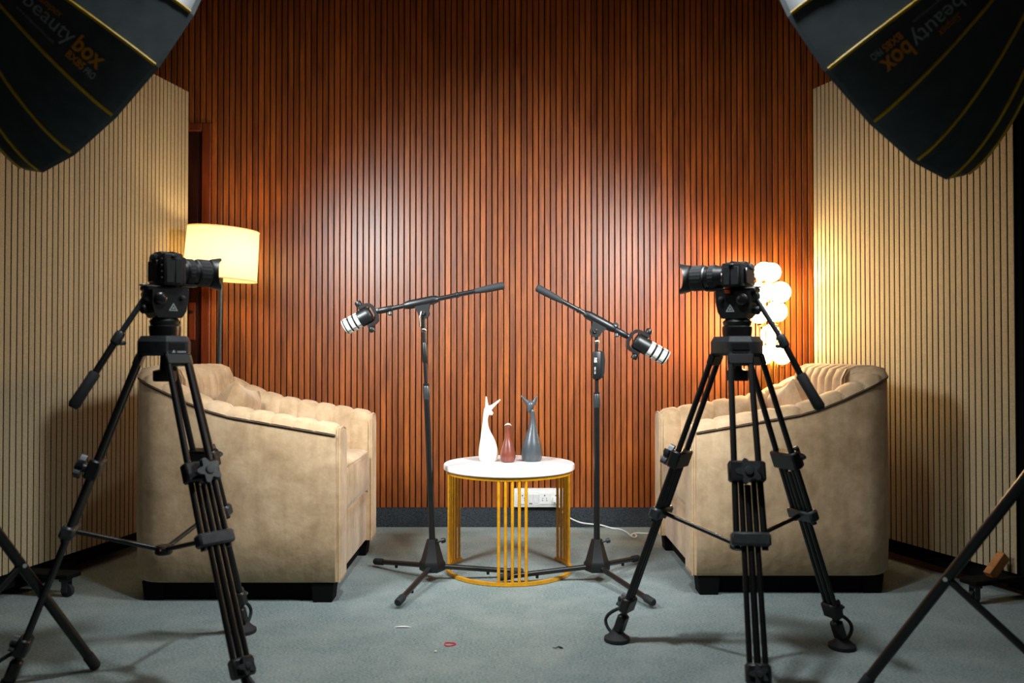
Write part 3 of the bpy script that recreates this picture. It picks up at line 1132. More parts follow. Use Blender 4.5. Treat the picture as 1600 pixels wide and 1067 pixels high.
def tripod(label, cen, feet, yaw, handle_end, handle_mid, orange, sy_out):
    cx, cy = cen
    base = Vector((cx, cy, 0))
    root = thing('video_tripod', label, 'tripod', base, 0, 'fluid head video tripods')
    B = lambda m, n, mt, p=root, **k: m.build(n, mt, p, origin=base, **k)
    Z = Vector((0, 0, 1))
    ZC = 0.925
    # crown: three sided casting with lobes towards the legs
    fd = [(Vector(fp) - base).xy.to_3d().normalized() for fp in feet]
    out = []
    for d in fd:
        s = Z.cross(d)
        out += [d * 0.062 - s * 0.041, d * 0.070 - s * 0.033, d * 0.070 + s * 0.033, d * 0.062 + s * 0.041]
    out.sort(key=lambda p: math.atan2(p.y, p.x))
    o2 = [(p.x, p.y) for p in out]
    cm = MB()
    n = len(o2)
    rows = []
    for z, k in ((ZC - 0.012, 0.86), (ZC - 0.004, 0.98), (ZC + 0.028, 0.98), (ZC + 0.044, 0.86)):
        rows.append([base + Vector((a * k, b_ * k, z)) for a, b_ in o2])
    cm.grid(rows, closed_u=True)
    cm.f.append(tuple(reversed(range(n))))
    cm.f.append(tuple(range(3 * n, 4 * n)))
    crown = B(cm, 'crown', 'gunmetal', angle=25)
    # recessed dark windows of the crown between the lobes, facing outwards
    for i, d in enumerate(fd):
        s = Z.cross(d)
        B(MB().box(base + d * 0.0680 + Z * (ZC + 0.015), (0.004, 0.046, 0.018), Matrix((d, s, Z)).transposed()), 'crown_window', 'black_matte', crown)
    B(MB().lathe([(0.030, -0.085), (0.032, -0.080), (0.032, -0.055), (0.014, -0.050), (0.012, -0.01)], base + Z * ZC, Z, 20), 'bowl_knob', 'black_plastic')
    for i, fp in enumerate(feet):
        fp = Vector(fp)
        d = fd[i]
        s = Z.cross(d)
        top = base + d * 0.058 + Z * (ZC + 0.004)
        bot = fp + Z * 0.02
        ax = bot - top
        axn = ax.normalized()
        P = lambda t: top + ax * t
        nrm = s.cross(axn).normalized()
        if nrm.dot(d) < 0: nrm = -nrm
        fr = Matrix((s, nrm, axn)).transposed()
        w0, w1 = 0.027, 0.036
        lm = MB()
        for sg in (-1, 1):
            lm.tube(P(0) + s * sg * w0, P(0.575) + s * sg * w1, 0.0088, n=12)
        leg = B(lm, 'leg', 'anodised')
        B(MB().box(P(0.030), (2 * w0 + 0.018, 0.020, 0.034), fr, bevel=0.004), 'leg_hinge', 'black_plastic', leg)
        cb = B(MB().box(P(0.362), (2 * w1 + 0.026, 0.034, 0.055), fr, bevel=0.005), 'clamp_block', 'black_plastic', leg)
        km = MB()
        km.tube(P(0.37), P(0.37) + nrm * 0.032, 0.013)
        star_knob(km, P(0.37) + nrm * 0.030, nrm, 0.036, 0.016)
        B(km, 'star_knob', 'gunmetal', leg, angle=30)
        mm = MB()
        for sg in (-1, 1):
            mm.tube(P(0.385) + s * sg * 0.0165, P(0.90) + s * sg * 0.0195, 0.0075, n=12)
        B(mm, 'middle_tubes', 'anodised', leg)
        B(MB().tube(P(0.40), P(0.955), 0.0088, n=12), 'lower_tube', 'anodised', leg)
        B(MB().box(P(0.548), (2 * w1 + 0.030, 0.036, 0.036), fr, bevel=0.006), 'spreader_collar', 'gunmetal', leg)
        lb = MB()
        lb.box(P(0.885), (0.062, 0.032, 0.05), fr, bevel=0.006)
        B(lb, 'lower_clamp', 'black_plastic', leg)
        k2 = MB()
        star_knob(k2, P(0.885) + nrm * 0.016, nrm, 0.024, 0.014)
        B(k2, 'lower_knob', 'gunmetal', leg, angle=30)
        B(MB().box(P(0.955), (0.036, 0.030, 0.06), fr, bevel=0.006), 'foot_block', 'black_plastic', leg)
        B(MB().lathe([(0.040, 0.0), (0.042, 0.004), (0.041, 0.012), (0.030, 0.019), (0.016, 0.034), (0.014, 0.040)], Vector((fp.x, fp.y, 0.0005)), Z, 24), 'rubber_foot', 'rubber', leg)
        loop = []
        for k in range(13):
            t = k / 12
            q = P(0.90).lerp(fp + Z * 0.014, t) + d * (0.012 + 0.046 * math.sin(PI * min(1, t * 1.05)) ** 0.8)
            loop.append(q)
        B(MB().path(loop, 0.0055, 8), 'foot_strap', 'rubber', leg)
    # mid level spreader
    colls = []
    for i, fp in enumerate(feet):
        top = base + fd[i] * 0.058 + Z * (ZC + 0.004)
        colls.append(top + (Vector(fp) + Z * 0.02 - top) * 0.548)
    hubp = Vector((cx, cy, 0.36))
    hb = B(MB().lathe([(0.020, -0.012), (0.024, -0.008), (0.024, 0.008), (0.018, 0.014)], hubp, Z, 18), 'spreader_hub', 'black_plastic')
    B(MB().sphere(hubp + Vector((0, -0.022, 0.004)), 0.0035, 8, 6), 'indicator', 'orange_plastic', hb)
    for q in colls:
        B(MB().tube(hubp, q - (q - hubp).normalized() * 0.01, 0.0068, n=10), 'spreader_arm', 'anodised')
    # fluid head
    a = Vector((math.cos(yaw), math.sin(yaw), 0))
    s = Z.cross(a)
    fr = Matrix((a, s, Z)).transposed()
    B(MB().lathe([(0.034, 0.964), (0.041, 0.968), (0.043, 0.985), (0.043, 0.997), (0.038, 1.001), (0.040, 1.004), (0.042, 1.012), (0.034, 1.020), (0.026, 1.022)], base, Z, 32), 'levelling_base', 'black_metal')
    hm = MB()
    outl = [(-0.050, 1.10), (0.054, 1.10), (0.052, 1.068), (0.046, 1.040), (0.034, 1.021), (-0.034, 1.021), (-0.044, 1.034), (-0.050, 1.062)]
    hm.prism(outl, base - s * 0.036, a, Z, s, 0.072)
    head = B(hm, 'fluid_head', 'black_plastic', angle=20)
    for sg in (-1, 1):
        B(MB().lathe([(0.017, 0), (0.017, 0.006), (0.013, 0.010), (0.006, 0.011)], base + s * sg * 0.036 - a * 0.028 + Z * 1.075, s * sg, 20), 'tilt_dial', 'black_metal', head)
        B(MB().lathe([(0.007, 0), (0.007, 0.008), (0.003, 0.010)], base + s * sg * 0.036 + a * 0.034 + Z * 1.078, s * sg, 12), 'tilt_lock', 'gunmetal', head)
        # triangular maker's emblem: outlined triangle with a small inner one
        tm = MB()
        o_ = base + s * sg * 0.036 + a * 0.008 + Z * 1.048
        for (r0, r1) in ((0.0150, 0.0098), (0.0050, 0.0)):
            tri = lambda r: [o_ + s * sg * 0.0012 + a * (r * math.sin(t)) + Z * (r * math.cos(t)) for t in (0, 2 * PI / 3, 4 * PI / 3)]
            A_, B_ = tri(r0), tri(r1)
            k0 = len(tm.v)
            if r1 > 0:
                tm.add(A_ + B_, [(0, 1, 4, 3), (1, 2, 5, 4), (2, 0, 3, 5)])
            else:
                tm.add(A_, [(0, 1, 2)])
        B(tm, 'emblem', 'print_grey', head, smooth=False)
    B(MB().box(base + Z * 1.104 - a * 0.002, (0.118, 0.058, 0.014), fr, bevel=0.003), 'quick_release_plate', 'black_metal', head)
    B(MB().box(base - a * 0.058 + Z * 1.112, (0.022, 0.03, 0.006), fr, bevel=0.002), 'plate_end', 'chrome', head)
    B(MB().lathe([(0.012, 0), (0.014, 0.003), (0.014, 0.016), (0.010, 0.02)], base - a * 0.048 - s * 0.0 + Z * 1.045, -a, 14), 'drag_knob', 'black_plastic', head)
    if orange:
        B(MB().box(base + a * 0.014 - s * sy_out * 0.040 + Z * 1.099, (0.017, 0.014, 0.011), fr, bevel=0.004, seg=2), 'release_button', 'orange_plastic', head)
        B(MB().box(base + a * 0.014 - s * sy_out * 0.038 + Z * 1.112, (0.015, 0.010, 0.008), fr, bevel=0.003), 'safety_catch', 'orange_plastic', head)
    # crown emblem on the lobe nearest to the photographer
    i = min(range(3), key=lambda k: fd[k].y)
    d = fd[i]
    sx = Z.cross(d)
    # the word mark is set on the outer face of the crown, below the window
    o_ = base + d * 0.0690 + Z * (ZC - 0.0005)
    tm = MB()
    if not orange:
        tm.add([o_ + d * 0.0006 + sx * (-0.016) - Z * 0.003, o_ + d * 0.0006 + sx * (-0.004) - Z * 0.003, o_ + d * 0.0006 + sx * (-0.010) + Z * 0.006], [(0, 1, 2)])
        for k in range(5):
            x_ = 0.0 + k * 0.0052
            p = o_ + d * 0.0006 + sx * x_
            tm.add([p - Z * 0.003, p + sx * 0.0040 - Z * 0.003, p + sx * 0.0040 + Z * 0.002, p + Z * 0.002], [(0, 1, 2, 3)])
        B(tm, 'emblem', 'print_grey', crown, smooth=False)
    # pan bar
    he, hmid = Vector(handle_end), Vector(handle_mid)
    st = base - a * 0.052 + Z * 1.085
    B(MB().lathe([(0.016, -0.012), (0.018, -0.008), (0.018, 0.012), (0.012, 0.016)], st + a * 0.004, (st - he).cross(Z), 16), 'pan_bar_mount', 'gunmetal', head)
    k1 = st.lerp(he, 0.40)
    g0 = st.lerp(he, 0.70)
    k1 = k1 + (hmid - st.lerp(he, 0.5)) * 0.6
    B(MB().path([st, st.lerp(k1, 0.5), k1], 0.0078, 12), 'pan_bar', 'gunmetal')
    pb = B(MB().path([k1, k1.lerp(g0, 0.5), g0], 0.0095, 12), 'pan_bar_extension', 'anodised')
    ck = MB()
    ck.lathe([(0.012, -0.018), (0.0135, -0.014), (0.0135, 0.014), (0.012, 0.018)], k1, (g0 - k1), 14)
    ck.box(k1 - Z * 0.014 + a * 0.012, (0.020, 0.012, 0.012), fr, bevel=0.003)
    B(ck, 'extension_clamp', 'gunmetal', pb)
    gd = (he - g0)
    B(MB().lathe([(0.0125, 0), (0.0150, 0.004), (0.0145, gd.length * 0.5), (0.0160, gd.length - 0.010), (0.011, gd.length)], g0, gd, 18), 'grip', 'rubber', pb)
    return root


tripod('black video tripod with pan handle over the armchair beside the drum shade lamp', (-0.992, 2.36),
       [(-0.885, 2.735, 0), (-1.365, 2.245, 0), (-0.650, 2.075, 0)], R(45),
       U(113, 637, 2.205), U(172, 545, 2.28), False, 1)
tripod('black video tripod with orange release button in front of the globe lamp armchair', (0.660, 2.42),
       [(0.336, 2.655, 0), (1.030, 2.590, 0), (0.605, 2.02, 0)], R(146),
       U(1283, 640, 2.288), U(1236, 552, 2.34), True, -1)


# ------------------------------------------------------------------ cameras on the tripods
def camera_body(label, cen, z0, yaw, bw, bh, bd, lens_len, lens_r, silver, side):
    base = Vector((cen[0], cen[1], z0))
    root = thing('mirrorless_camera', label, 'camera', base, 0, 'cameras on the video tripods')
    B = lambda m, n, mt, p=root, **k: m.build(n, mt, p, origin=base, **k)
    Z = Vector((0, 0, 1))
    a = Vector((math.cos(yaw), math.sin(yaw), 0))
    s = Z.cross(a)
    fr = Matrix((a, s, Z)).transposed()
    bm_ = MB()
    bm_.box(base + Z * (bh * 0.5), (bd, bw, bh), fr, bevel=0.007, seg=2)
    body = B(bm_, 'body', 'black_plastic')
    hump = MB()
    hump.prism([(-0.030, 0), (0.030, 0), (0.024, 0.007), (-0.024, 0.007)], base + Z * (bh - 0.002) - a * bd * 0.45, s, Z, a, bd * 0.9)
    B(hump, 'viewfinder_hump', 'black_plastic', body, smooth=False)
    B(MB().box(base - a * (bd / 2 + 0.006) + Z * (bh - 0.010), (0.012, 0.034, 0.018), fr, bevel=0.004), 'eyecup', 'rubber', body)
    B(MB().box(base - a * (bd / 2 + 0.004) + Z * (bh * 0.46) + s * 0.008, (0.008, bw * 0.58, bh * 0.66), fr, bevel=0.002), 'rear_screen', 'screen_dark', body)
    for k in range(4):
        B(MB().lathe([(0.0045, 0), (0.0045, 0.003), (0.003, 0.004)], base - a * (bd / 2 - 0.0005) - s * (bw * 0.5 - 0.013) + Z * (bh * (0.22 + 0.19 * k)), -a, 10), 'button', 'gunmetal', body)
    # grip on the right hand of the camera (-s)
    B(MB().box(base + a * (bd / 2 + 0.001) - s * (bw / 2 - 0.016) + Z * bh * 0.47, (0.016, 0.028, bh * 0.86), fr, bevel=0.006, seg=3), 'grip', 'rubber', body)
    # port doors on the left hand side (+s)
    for k, (px, pw, ph) in enumerate(((-0.010, 0.022, bh * 0.74), (0.014, 0.018, bh * 0.74))):
        for sg in (-1, 1):
            B(MB().box(base + s * sg * (bw / 2 + 0.0005) + a * px + Z * bh * 0.45, (pw, 0.003, ph), fr, bevel=0.001), 'port_door', 'rubber', body)
    for sg in (-1, 1):
        B(MB().box(base + s * sg * (bw / 2 + 0.003) + Z * (bh * 0.90), (0.014, 0.008, 0.007), fr, bevel=0.002), 'strap_lug', 'gunmetal', body)
    for k, (px, r_) in enumerate(((-0.040, 0.010), (0.041, 0.011))):
        B(MB().lathe([(r_, 0), (r_, 0.004), (r_ - 0.002, 0.005)], base + s * px + Z * (bh - 0.001), Z, 16), 'dial', 'black_metal', body)
    # lens
    lo = base + a * (bd / 2) + Z * (bh * 0.50)
    lm = MB()
    R_ = lens_r
    L = lens_len
    lm.lathe([(R_ * 0.80, 0.0), (R_ * 0.84, 0.006), (R_ * 0.86, L * 0.18), (R_ * 0.93, L * 0.22), (R_ * 0.93, L * 0.36), (R_ * 0.88, L * 0.38), (R_ * 0.88, L * 0.44),
              (R_ * 0.97, L * 0.46), (R_ * 0.97, L * 0.72), (R_ * 0.92, L * 0.74), (R_ * 0.92, L * 0.80)], lo, a, 36)
    lens = B(lm, 'lens_barrel', 'black_plastic', angle=25)
    for q0, q1, rr in ((0.24, 0.345, 0.945), (0.485, 0.70, 0.985)):
        rm = MB()
        n = 44
        rows = []
        ea, eb = rm.frame(a)
        for sx_ in (q0, q1):
            rows.append([lo + a * (L * sx_) + (ea * math.cos(2 * PI * k / n) + eb * math.sin(2 * PI * k / n)) * (R_ * (rr + (0.018 if k % 2 else 0))) for k in range(n)])
        rm.grid(rows, closed_u=True)
        B(rm, 'lens_ring', 'rubber', lens, smooth=False)
    B(MB().lathe([(R_ * 0.855, 0.001), (R_ * 0.875, 0.002), (R_ * 0.875, 0.009), (R_ * 0.855, 0.010)], lo, a, 36), 'mount_ring', 'chrome' if silver else 'gunmetal', lens)
    B(MB().lathe([(R_ * 0.80, L * 0.805), (R_ * 0.72, L * 0.801), (R_ * 0.3, L * 0.815), (0.001, L * 0.82)], lo, a, 28, cap=False), 'front_glass', 'screen_dark', lens)
    # petal hood: long petals above and below, cut back at the sides
    hm = MB()
    n = 64
    ea, eb = s, Z
    def ring_(r_, off, fn=None):
        row = []
        for k in range(n):
            t = 2 * PI * k / n
            x_ = L * 0.76
            if fn:
                x_ = L * (0.91 + 0.09 * math.copysign(abs(math.cos(2 * t)) ** 0.6, -math.cos(2 * t)))
            row.append(lo + a * (x_ + off) + (ea * math.cos(t) + eb * math.sin(t)) * r_)
        return row
    hm.grid([ring_(R_ * 0.98, 0), ring_(R_ * 1.06, 0.006), ring_(R_ * 1.20, 0, True), ring_(R_ * 1.17, 0, True), ring_(R_ * 0.95, 0.006), ring_(R_ * 0.93, 0)], closed_u=True)
    B(hm, 'lens_hood', 'black_plastic', lens, angle=30)
    B(MB().box(lo + a * (L * 0.28) - Z * (R_ * 0.96), (0.05, 0.03, 0.010), fr, bevel=0.003), 'lens_foot', 'black_plastic', lens)
    return root


camera_body('black camera with lens hood in front of the glowing drum lamp shade', (-0.993, 2.365), 1.1115, R(45), 0.112, 0.092, 0.056, 0.132, 0.0405, False, 1)
camera_body('black camera with silver lens mount ring beside the glowing globe lamp', (0.664, 2.42), 1.1115, R(146), 0.122, 0.070, 0.062, 0.150, 0.0385, True, -1)


# ------------------------------------------------------------------ floor lamps
lx, ly = -1.425, 4.05
lp = thing('floor_lamp', 'floor lamp with lit cream drum shade on thin grey pole', 'lamp', (lx, ly, 0))
MB().lathe([(0.125, 0.0), (0.13, 0.004), (0.13, 0.014), (0.10, 0.020), (0.016, 0.026)], (0, 0, 0), (0, 0, 1), 36).build('base', 'gunmetal', lp)
MB().tube((-0.025, -0.0, 0.02), (-0.002, 0, 1.44), 0.0105, n=14).build('pole', 'gunmetal', lp)
tilt = Matrix.Rotation(R(4), 3, 'Y')
sc = Vector((0, 0, 1.405))
sh = MB()
rows = []
for r_, z in ((0.168, 0.122), (0.171, 0.0), (0.174, -0.122)):
    rows.append([sc + tilt @ Vector((r_ * math.cos(2 * PI * k / 48), r_ * math.sin(2 * PI * k / 48), z)) for k in range(48)])
sh.grid(rows, closed_u=True)
shade = sh.build('shade', 'lamp_shade', lp, angle=60)
for z, r_ in ((0.122, 0.168), (-0.122, 0.174)):
    MB().path([sc + tilt @ Vector((r_ * math.cos(2 * PI * k / 48), r_ * math.sin(2 * PI * k / 48), z)) for k in range(48)], 0.003, 6, closed=True).build('shade_hem', 'lamp_shade', shade)
sp = MB()
for k in range(3):
    t = R(20 + 120 * k)
    sp.tube(sc + tilt @ Vector((0, 0, -0.07)), sc + tilt @ Vector((0.173 * math.cos(t), 0.173 * math.sin(t), -0.12)), 0.002, n=6)
sp.build('shade_spider', 'white_plastic', shade)
bulb = MB()
bulb.sphere(sc + Vector((0, 0, -0.005)), 0.032, 16, 10, sc=(1, 1, 1.25))
bulb.build('bulb', 'bulb_glow', lp)
MB().tube(sc + Vector((0, 0, -0.10)), sc + Vector((0, 0, -0.045)), 0.016, n=14).build('bulb_holder', 'white_plastic', lp)
pl = bpy.data.lights.new('drum_lamp_light', 'POINT')
pl.energy = FLOOR_LAMP_WATT
pl.color = (1.0, 0.70, 0.34)
pl.shadow_soft_size = 0.045
po = link('drum_lamp_light', pl, lp, (0, 0, 1.40))

gx, gy = 1.305, 4.15
gl = thing('globe_lamp', 'brass floor lamp with a cluster of glowing white glass globes', 'lamp', (gx, gy, 0))
MB().lathe([(0.115, 0.0), (0.12, 0.004), (0.12, 0.016), (0.09, 0.022), (0.03, 0.024)], (0, 0, 0), (0, 0, 1), 36).build('base', 'brass', gl)
globes = [(1193.5, 424.5, 4.13, 15.0), (1205, 425.5, 4.19, 15.0), (1190, 456.5, 4.18, 17), (1219, 456.5, 4.12, 16.3), (1213.5, 487, 4.14, 16.2),
          (1187, 490.5, 4.12, 15.0), (1204, 522.5, 4.19, 15.5), (1191.5, 556, 4.16, 15.0), (1222, 555, 4.13, 14.5), (1206, 548, 4.20, 12.5)]
G0 = Vector((gx, gy, 0))
for i, (px, py, Y, rp) in enumerate(globes):
    p = U(px, py, Y) - G0
    r_ = rp / F_PX * Y
    st = MB()
    ang = 2 * PI * i / len(globes)
    foot = Vector((0.022 * math.cos(ang), 0.022 * math.sin(ang), 0.022))
    end = p - Vector((0, 0, r_ + 0.012))
    st.path([foot, foot.lerp(Vector((end.x * 0.55, end.y * 0.55, end.z * 0.55)), 0.8), Vector((end.x, end.y, end.z - 0.03)), end], 0.0032, 8)
    stem = st.build('stem', 'brass', gl)
    MB().lathe([(0.006, -0.014), (0.012, -0.010), (0.014, 0.012), (0.010, 0.016)], p - Vector((0, 0, r_)), (0, 0, 1), 14).build('globe_holder', 'brass', stem)
    MB().sphere(p, r_, 24, 16).build('globe', 'globe_glow', gl, angle=80)


for px, py, Y in ((1203, 441, 4.15), (1203, 472, 4.13), (1203, 538, 4.15)):      # added point lights between the globes, topping up their glow on the surroundings
    gd = bpy.data.lights.new('globe_fill_light', 'POINT')
    gd.energy = GLOBE_FILL_WATT
    gd.color = (1.0, 0.66, 0.30)
    gd.shadow_soft_size = 0.012
    link('globe_fill_light', gd, gl, U(px, py, Y) - G0)


# ------------------------------------------------------------------ socket box, plug and cable on the back wall
SBY = WY - SL_T - 0.030
bx0, bx1 = U(803, 778, SBY).x, U(881.5, 778, SBY).x
bz1, bz0 = U(840, 763.5, SBY).z, U(840, 792.5, SBY).z
bc = Vector(((bx0 + bx1) / 2, SBY, (bz0 + bz1) / 2))
bw_, bh_ = bx1 - bx0, bz1 - bz0
sb = thing('socket_box', 'white surface mounted socket box on the wall behind the round table', 'socket box', (bc.x, WY - SL_T, bc.z))
o_ = Vector((bc.x, WY - SL_T, bc.z))
MB().box((bc.x, WY - SL_T - 0.0155, bc.z), (bw_, 0.029, bh_), bevel=0.004, seg=2).build('box', 'white_plastic', sb, origin=o_)
MB().box((bc.x, SBY - 0.001, bc.z - 0.001), (bw_ - 0.022, 0.006, bh_ - 0.026), bevel=0.002).build('face_plate', 'white_plastic', sb, origin=o_)
mw = (bw_ - 0.03) / 4.0
for k in range(4):
    xc = bc.x - bw_ / 2 + 0.015 + mw * (k + 0.5)
    if k == 1:
        for q in (-0.25, 0.25):
            rk = MB().box((xc + q * mw, SBY - 0.006, bc.z - 0.002), (mw * 0.40, 0.007, bh_ * 0.50), Matrix.Rotation(R(6), 3, 'X'), bevel=0.001).build('rocker_switch', 'white_plastic', sb, origin=o_)
        MB().box((xc - 0.25 * mw, SBY - 0.0055, bc.z - bh_ * 0.29), (mw * 0.26, 0.003, 0.003)).build('switch_mark', 'socket_hole', sb, origin=o_)
    else:
        md = MB().box((xc, SBY - 0.005, bc.z - 0.002), (mw * 0.92, 0.005, bh_ * 0.60), bevel=0.001).build('socket', 'white_plastic', sb, origin=o_)
        hs = [(0, 0.014, 0.0036), (-0.010, 0.0, 0.0024), (0.010, 0.0, 0.0024), (-0.011, -0.011, 0.0028), (0.011, -0.011, 0.0028)]
        if k == 3:
            hs = hs[:1]
        for hx, hz, hr in hs:
            MB().lathe([(hr, 0), (hr, 0.0012)], (xc + hx, SBY - 0.0071, bc.z + hz), (0, -1, 0), 10).build('pin_hole', 'socket_hole', md, origin=o_)
plug_x = bc.x - bw_ / 2 + 0.015 + mw * 3.5
pr_ = Vector((plug_x, SBY - 0.008, bc.z - 0.006))
cb = thing('power_cable', 'thin white power cable trailing from the socket box along the carpet', 'cable', pr_)
pg = MB()
pg.box(pr_ + Vector((0, -0.012, 0)), (0.034, 0.022, 0.026), bevel=0.005, seg=2)
pg.box(pr_ + Vector((0.006, -0.022, -0.014)), (0.016, 0.016, 0.016), Matrix.Rotation(R(30), 3, 'Y'), bevel=0.003)
pg.build('plug', 'white_plastic', cb, origin=pr_)
cp = [pr_ + Vector((0.008, -0.022, -0.016)), U(875, 793, 4.32), U(882, 803, 4.32), U(893, 810.5, 4.33)]
for px, py in ((908, 816.5), (925, 818.8), (940, 820.5)):
    cp.append(U(px, py, 4.34))
for px, py in ((955, 824.0), (968, 826.0), (978, 830.5), (984, 835.5), (990, 839.0), (994, 836.5), (991, 833.2), (986, 834.2), (985, 836.6)):
    d_ = CAM_H * F_PX / (py + 1.2 - HOR)
    cp.append(Vector(((px - 800) / F_PX * d_, min(d_, 4.34), 0.0045)))
for px, py in ((992, 832.2), (1010, 832.8), (1040, 832.0)):
    d_ = CAM_H * F_PX / (py + 1.0 - HOR)
    cp.append(Vector(((px - 800) / F_PX * d_, d_, 0.0045)))
for p in cp:
    p.z = max(p.z, 0.0045)
cps = smooth_spine([tuple(p) for p in cp], 5)
MB().path([Vector(p) for p in cps], 0.0036, 8).build('cord', 'white_plastic', cb, origin=pr_)


# ------------------------------------------------------------------ softboxes, flash heads and light stands
SD, SPW = 0.50, 1.6
NR = 16


def softbox(d, label, text_panel, flip, stand_xy, leg_dirs, leg_r, joint_z, low_z, stand_label, head_label, g):
    c, a, u, w_ = d['c'], d['a'], d['u'], d['w']
    Rm = 0.425
    root = thing('softbox', label, 'softbox', c, 0, 'studio softboxes')
    B = lambda m, n, mt, p=root, **k: m.build(n, mt, p, origin=c, **k)

    def rib(k, q):
        t = d['t0'] + k * 2 * PI / NR
        r_ = Rm * (1 - 0.85 * q ** SPW)
        return c - a * (SD * q) + (u * math.cos(t) + w_ * math.sin(t)) * r_
    QS = [0, 0.04, 0.1, 0.2, 0.32, 0.45, 0.6, 0.75, 0.88, 1.0]
    panels = []
    for k in range(NR):
        rows = []
        for q in QS:
            A, Bq = rib(k, q), rib(k + 1, q)
            mid = (A + Bq) / 2
            inn = (c - a * (SD * q)) - mid
            sag = inn.normalized() * 0.006 * math.sin(PI * q) if inn.length > 1e-4 else Vector()
            rows.append([A, A.lerp(Bq, 0.33) + sag, A.lerp(Bq, 0.67) + sag, Bq])
        panels.append(B(MB().grid(rows), 'fabric_panel', 'nylon', angle=30))
        out = []
        for q in [i / 20 for i in range(21)]:
            p = rib(k, q)
            nrm = (p - (c - a * (SD * q))).normalized()
            out.append(p + nrm * 0.002)
        B(MB().path(out, 0.0042, 6), 'rib_piping', 'yellow_piping')
    # black rim lip and the white front cloth, slightly recessed
    rim = [rib(k, 0) for k in range(NR)]
    B(MB().grid([[p for p in rim], [p + a * 0.012 for p in rim], [c + a * 0.012 + (p - c) * 0.965 for p in rim], [c + (p - c) * 0.955 - a * 0.004 for p in rim]], closed_u=True), 'rim_lip', 'nylon', smooth=False)
    fm = MB()
    fm.add([c - a * 0.002 + (p - c) * 0.965 for p in rim], [tuple(range(NR))])
    B(fm, 'front_diffuser', 'diffuser_cloth', smooth=False)
    ap = c - a * SD
    B(MB().lathe([(0.070, -0.02), (0.078, -0.01), (0.078, 0.02), (0.070, 0.03)], ap, -a, 28), 'speed_ring', 'gunmetal')

    # printing on one panel
    def surf(along, across):
        """along: metres from the rim towards the back; across: 0..1 between the two ribs"""
        q = along / 0.60
        A, Bq = rib(text_panel, q), rib(text_panel + 1, q)
        mid = (A + Bq) / 2
        sag = ((c - a * (SD * q)) - mid).normalized() * 0.006 * math.sin(PI * q) * (1 - abs(2 * across - 1)) * 1.2
        nrm = (A - Bq).cross(rib(text_panel, q + 0.02) - A).normalized()
        if nrm.dot(mid - c) < 0: nrm = -nrm
        return A.lerp(Bq, across) + sag * 0.5 + nrm * 0.0022

    wd = 0.150

    def put(body, size, x0, y0, mt, off=0.0, shear=0.0, width=None):
        me = text_mesh(body, size, off, shear)
        wmax = max(v.co.x for v in me.vertices)
        kx = (width / wmax) if width else 1.0
        for v in me.vertices:
            al = x0 - v.co.x * kx
            y_ = (y0 + v.co.y) / wd
            ac = (0.5 + y_) if not flip else (0.5 - y_)
            v.co = surf(al, ac) - c
        me.materials.clear()
        me.materials.append(MATS[mt])
        link('lettering', me, panels[text_panel])
    put('beauty', 0.060, 0.327, -0.016, 'print_grey', 0.0002, 0, 0.140)
    put('box', 0.060, 0.182, -0.016, 'print_orange', 0.0016, 0, 0.082)
    put('BX85', 0.026, 0.180, -0.042, 'print_orange', 0.0007, 0, 0.052)
    put('PRO', 0.023, 0.124, -0.042, 'print_grey', 0.0002, 0, 0.030)
    put('Simpex', 0.030, 0.302, 0.022, 'print_orange', 0.0, 0.35, 0.062)
    put('www.simpexonline.com', 0.0135, 0.328, -0.042, 'print_grey', 0.0, 0, 0.112)

    # flash head behind the speed ring
    h0 = ap - a * 0.03
    hr = thing('flash_head', head_label, 'studio light', h0, 0, 'studio flash heads')
    H = lambda m, n, mt, p=hr, **k: m.build(n, mt, p, origin=h0, **k)
    H(MB().lathe([(0.062, 0.005), (0.066, 0.012), (0.066, 0.21), (0.058, 0.225), (0.03, 0.228)], h0, -a, 28), 'housing', 'black_plastic')
    sx, sy = stand_xy
    topz = h0.z - a.z * 0.09 - 0.085
    pv = h0 - a * 0.09 - Vector((0, 0, 0.085))
    H(MB().box(h0 - a * 0.09 - Vector((0, 0, 0.068)), (0.04, 0.04, 0.05), bevel=0.006), 'mount_bracket', 'black_metal')
    # stand
    base = Vector((pv.x, pv.y, 0))
    st = thing('light_stand', stand_label, 'light stand', base, 0, 'tripod light stands')
    T = lambda m, n, mt, p=st, **k: m.build(n, mt, p, origin=base, **k)
    Z = Vector((0, 0, 1))
    T(MB().tube(base + Z * 0.05, base + Z * 1.15, 0.0165, n=18), 'lower_pole', 'black_metal')
    T(MB().tube(base + Z * 1.10, base + Z * (pv.z - 0.001), 0.0125, n=18), 'upper_pole', 'black_metal')
    T(MB().lathe([(0.020, 0), (0.024, 0.006), (0.024, 0.05), (0.019, 0.056)], base + Z * 1.11, Z, 18), 'pole_lock', 'black_plastic')
    T(MB().lathe([(0.019, -0.03), (0.030, -0.024), (0.030, 0.024), (0.019, 0.03)], base + Z * joint_z, Z, 18), 'upper_collar', 'black_plastic')
    T(MB().lathe([(0.019, -0.022), (0.027, -0.018), (0.027, 0.018), (0.019, 0.022)], base + Z * low_z, Z, 18), 'lower_collar', 'black_plastic')
    for e in leg_dirs:
        e = Vector(e)
        hd = (e - base).xy.to_3d().normalized()
        s_ = base + Z * joint_z + hd * 0.03
        e = Vector((e.x, e.y, 0.014))
        leg = T(MB().tube(s_, e, 0.0135, n=14), 'leg', 'anodised')
        dl = (e - s_).normalized()
        T(MB().lathe([(0.0145, 0), (0.0155, 0.004), (0.0155, 0.045), (0.012, 0.052)], e - dl * 0.045, dl, 14), 'rubber_tip', 'rubber', leg)
        mid = s_.lerp(e, 0.60)
        br_ = T(MB().tube(base + Z * low_z + hd * 0.025, mid, 0.0095, n=12), 'brace', 'anodised')
        sd = hd.cross(Z)
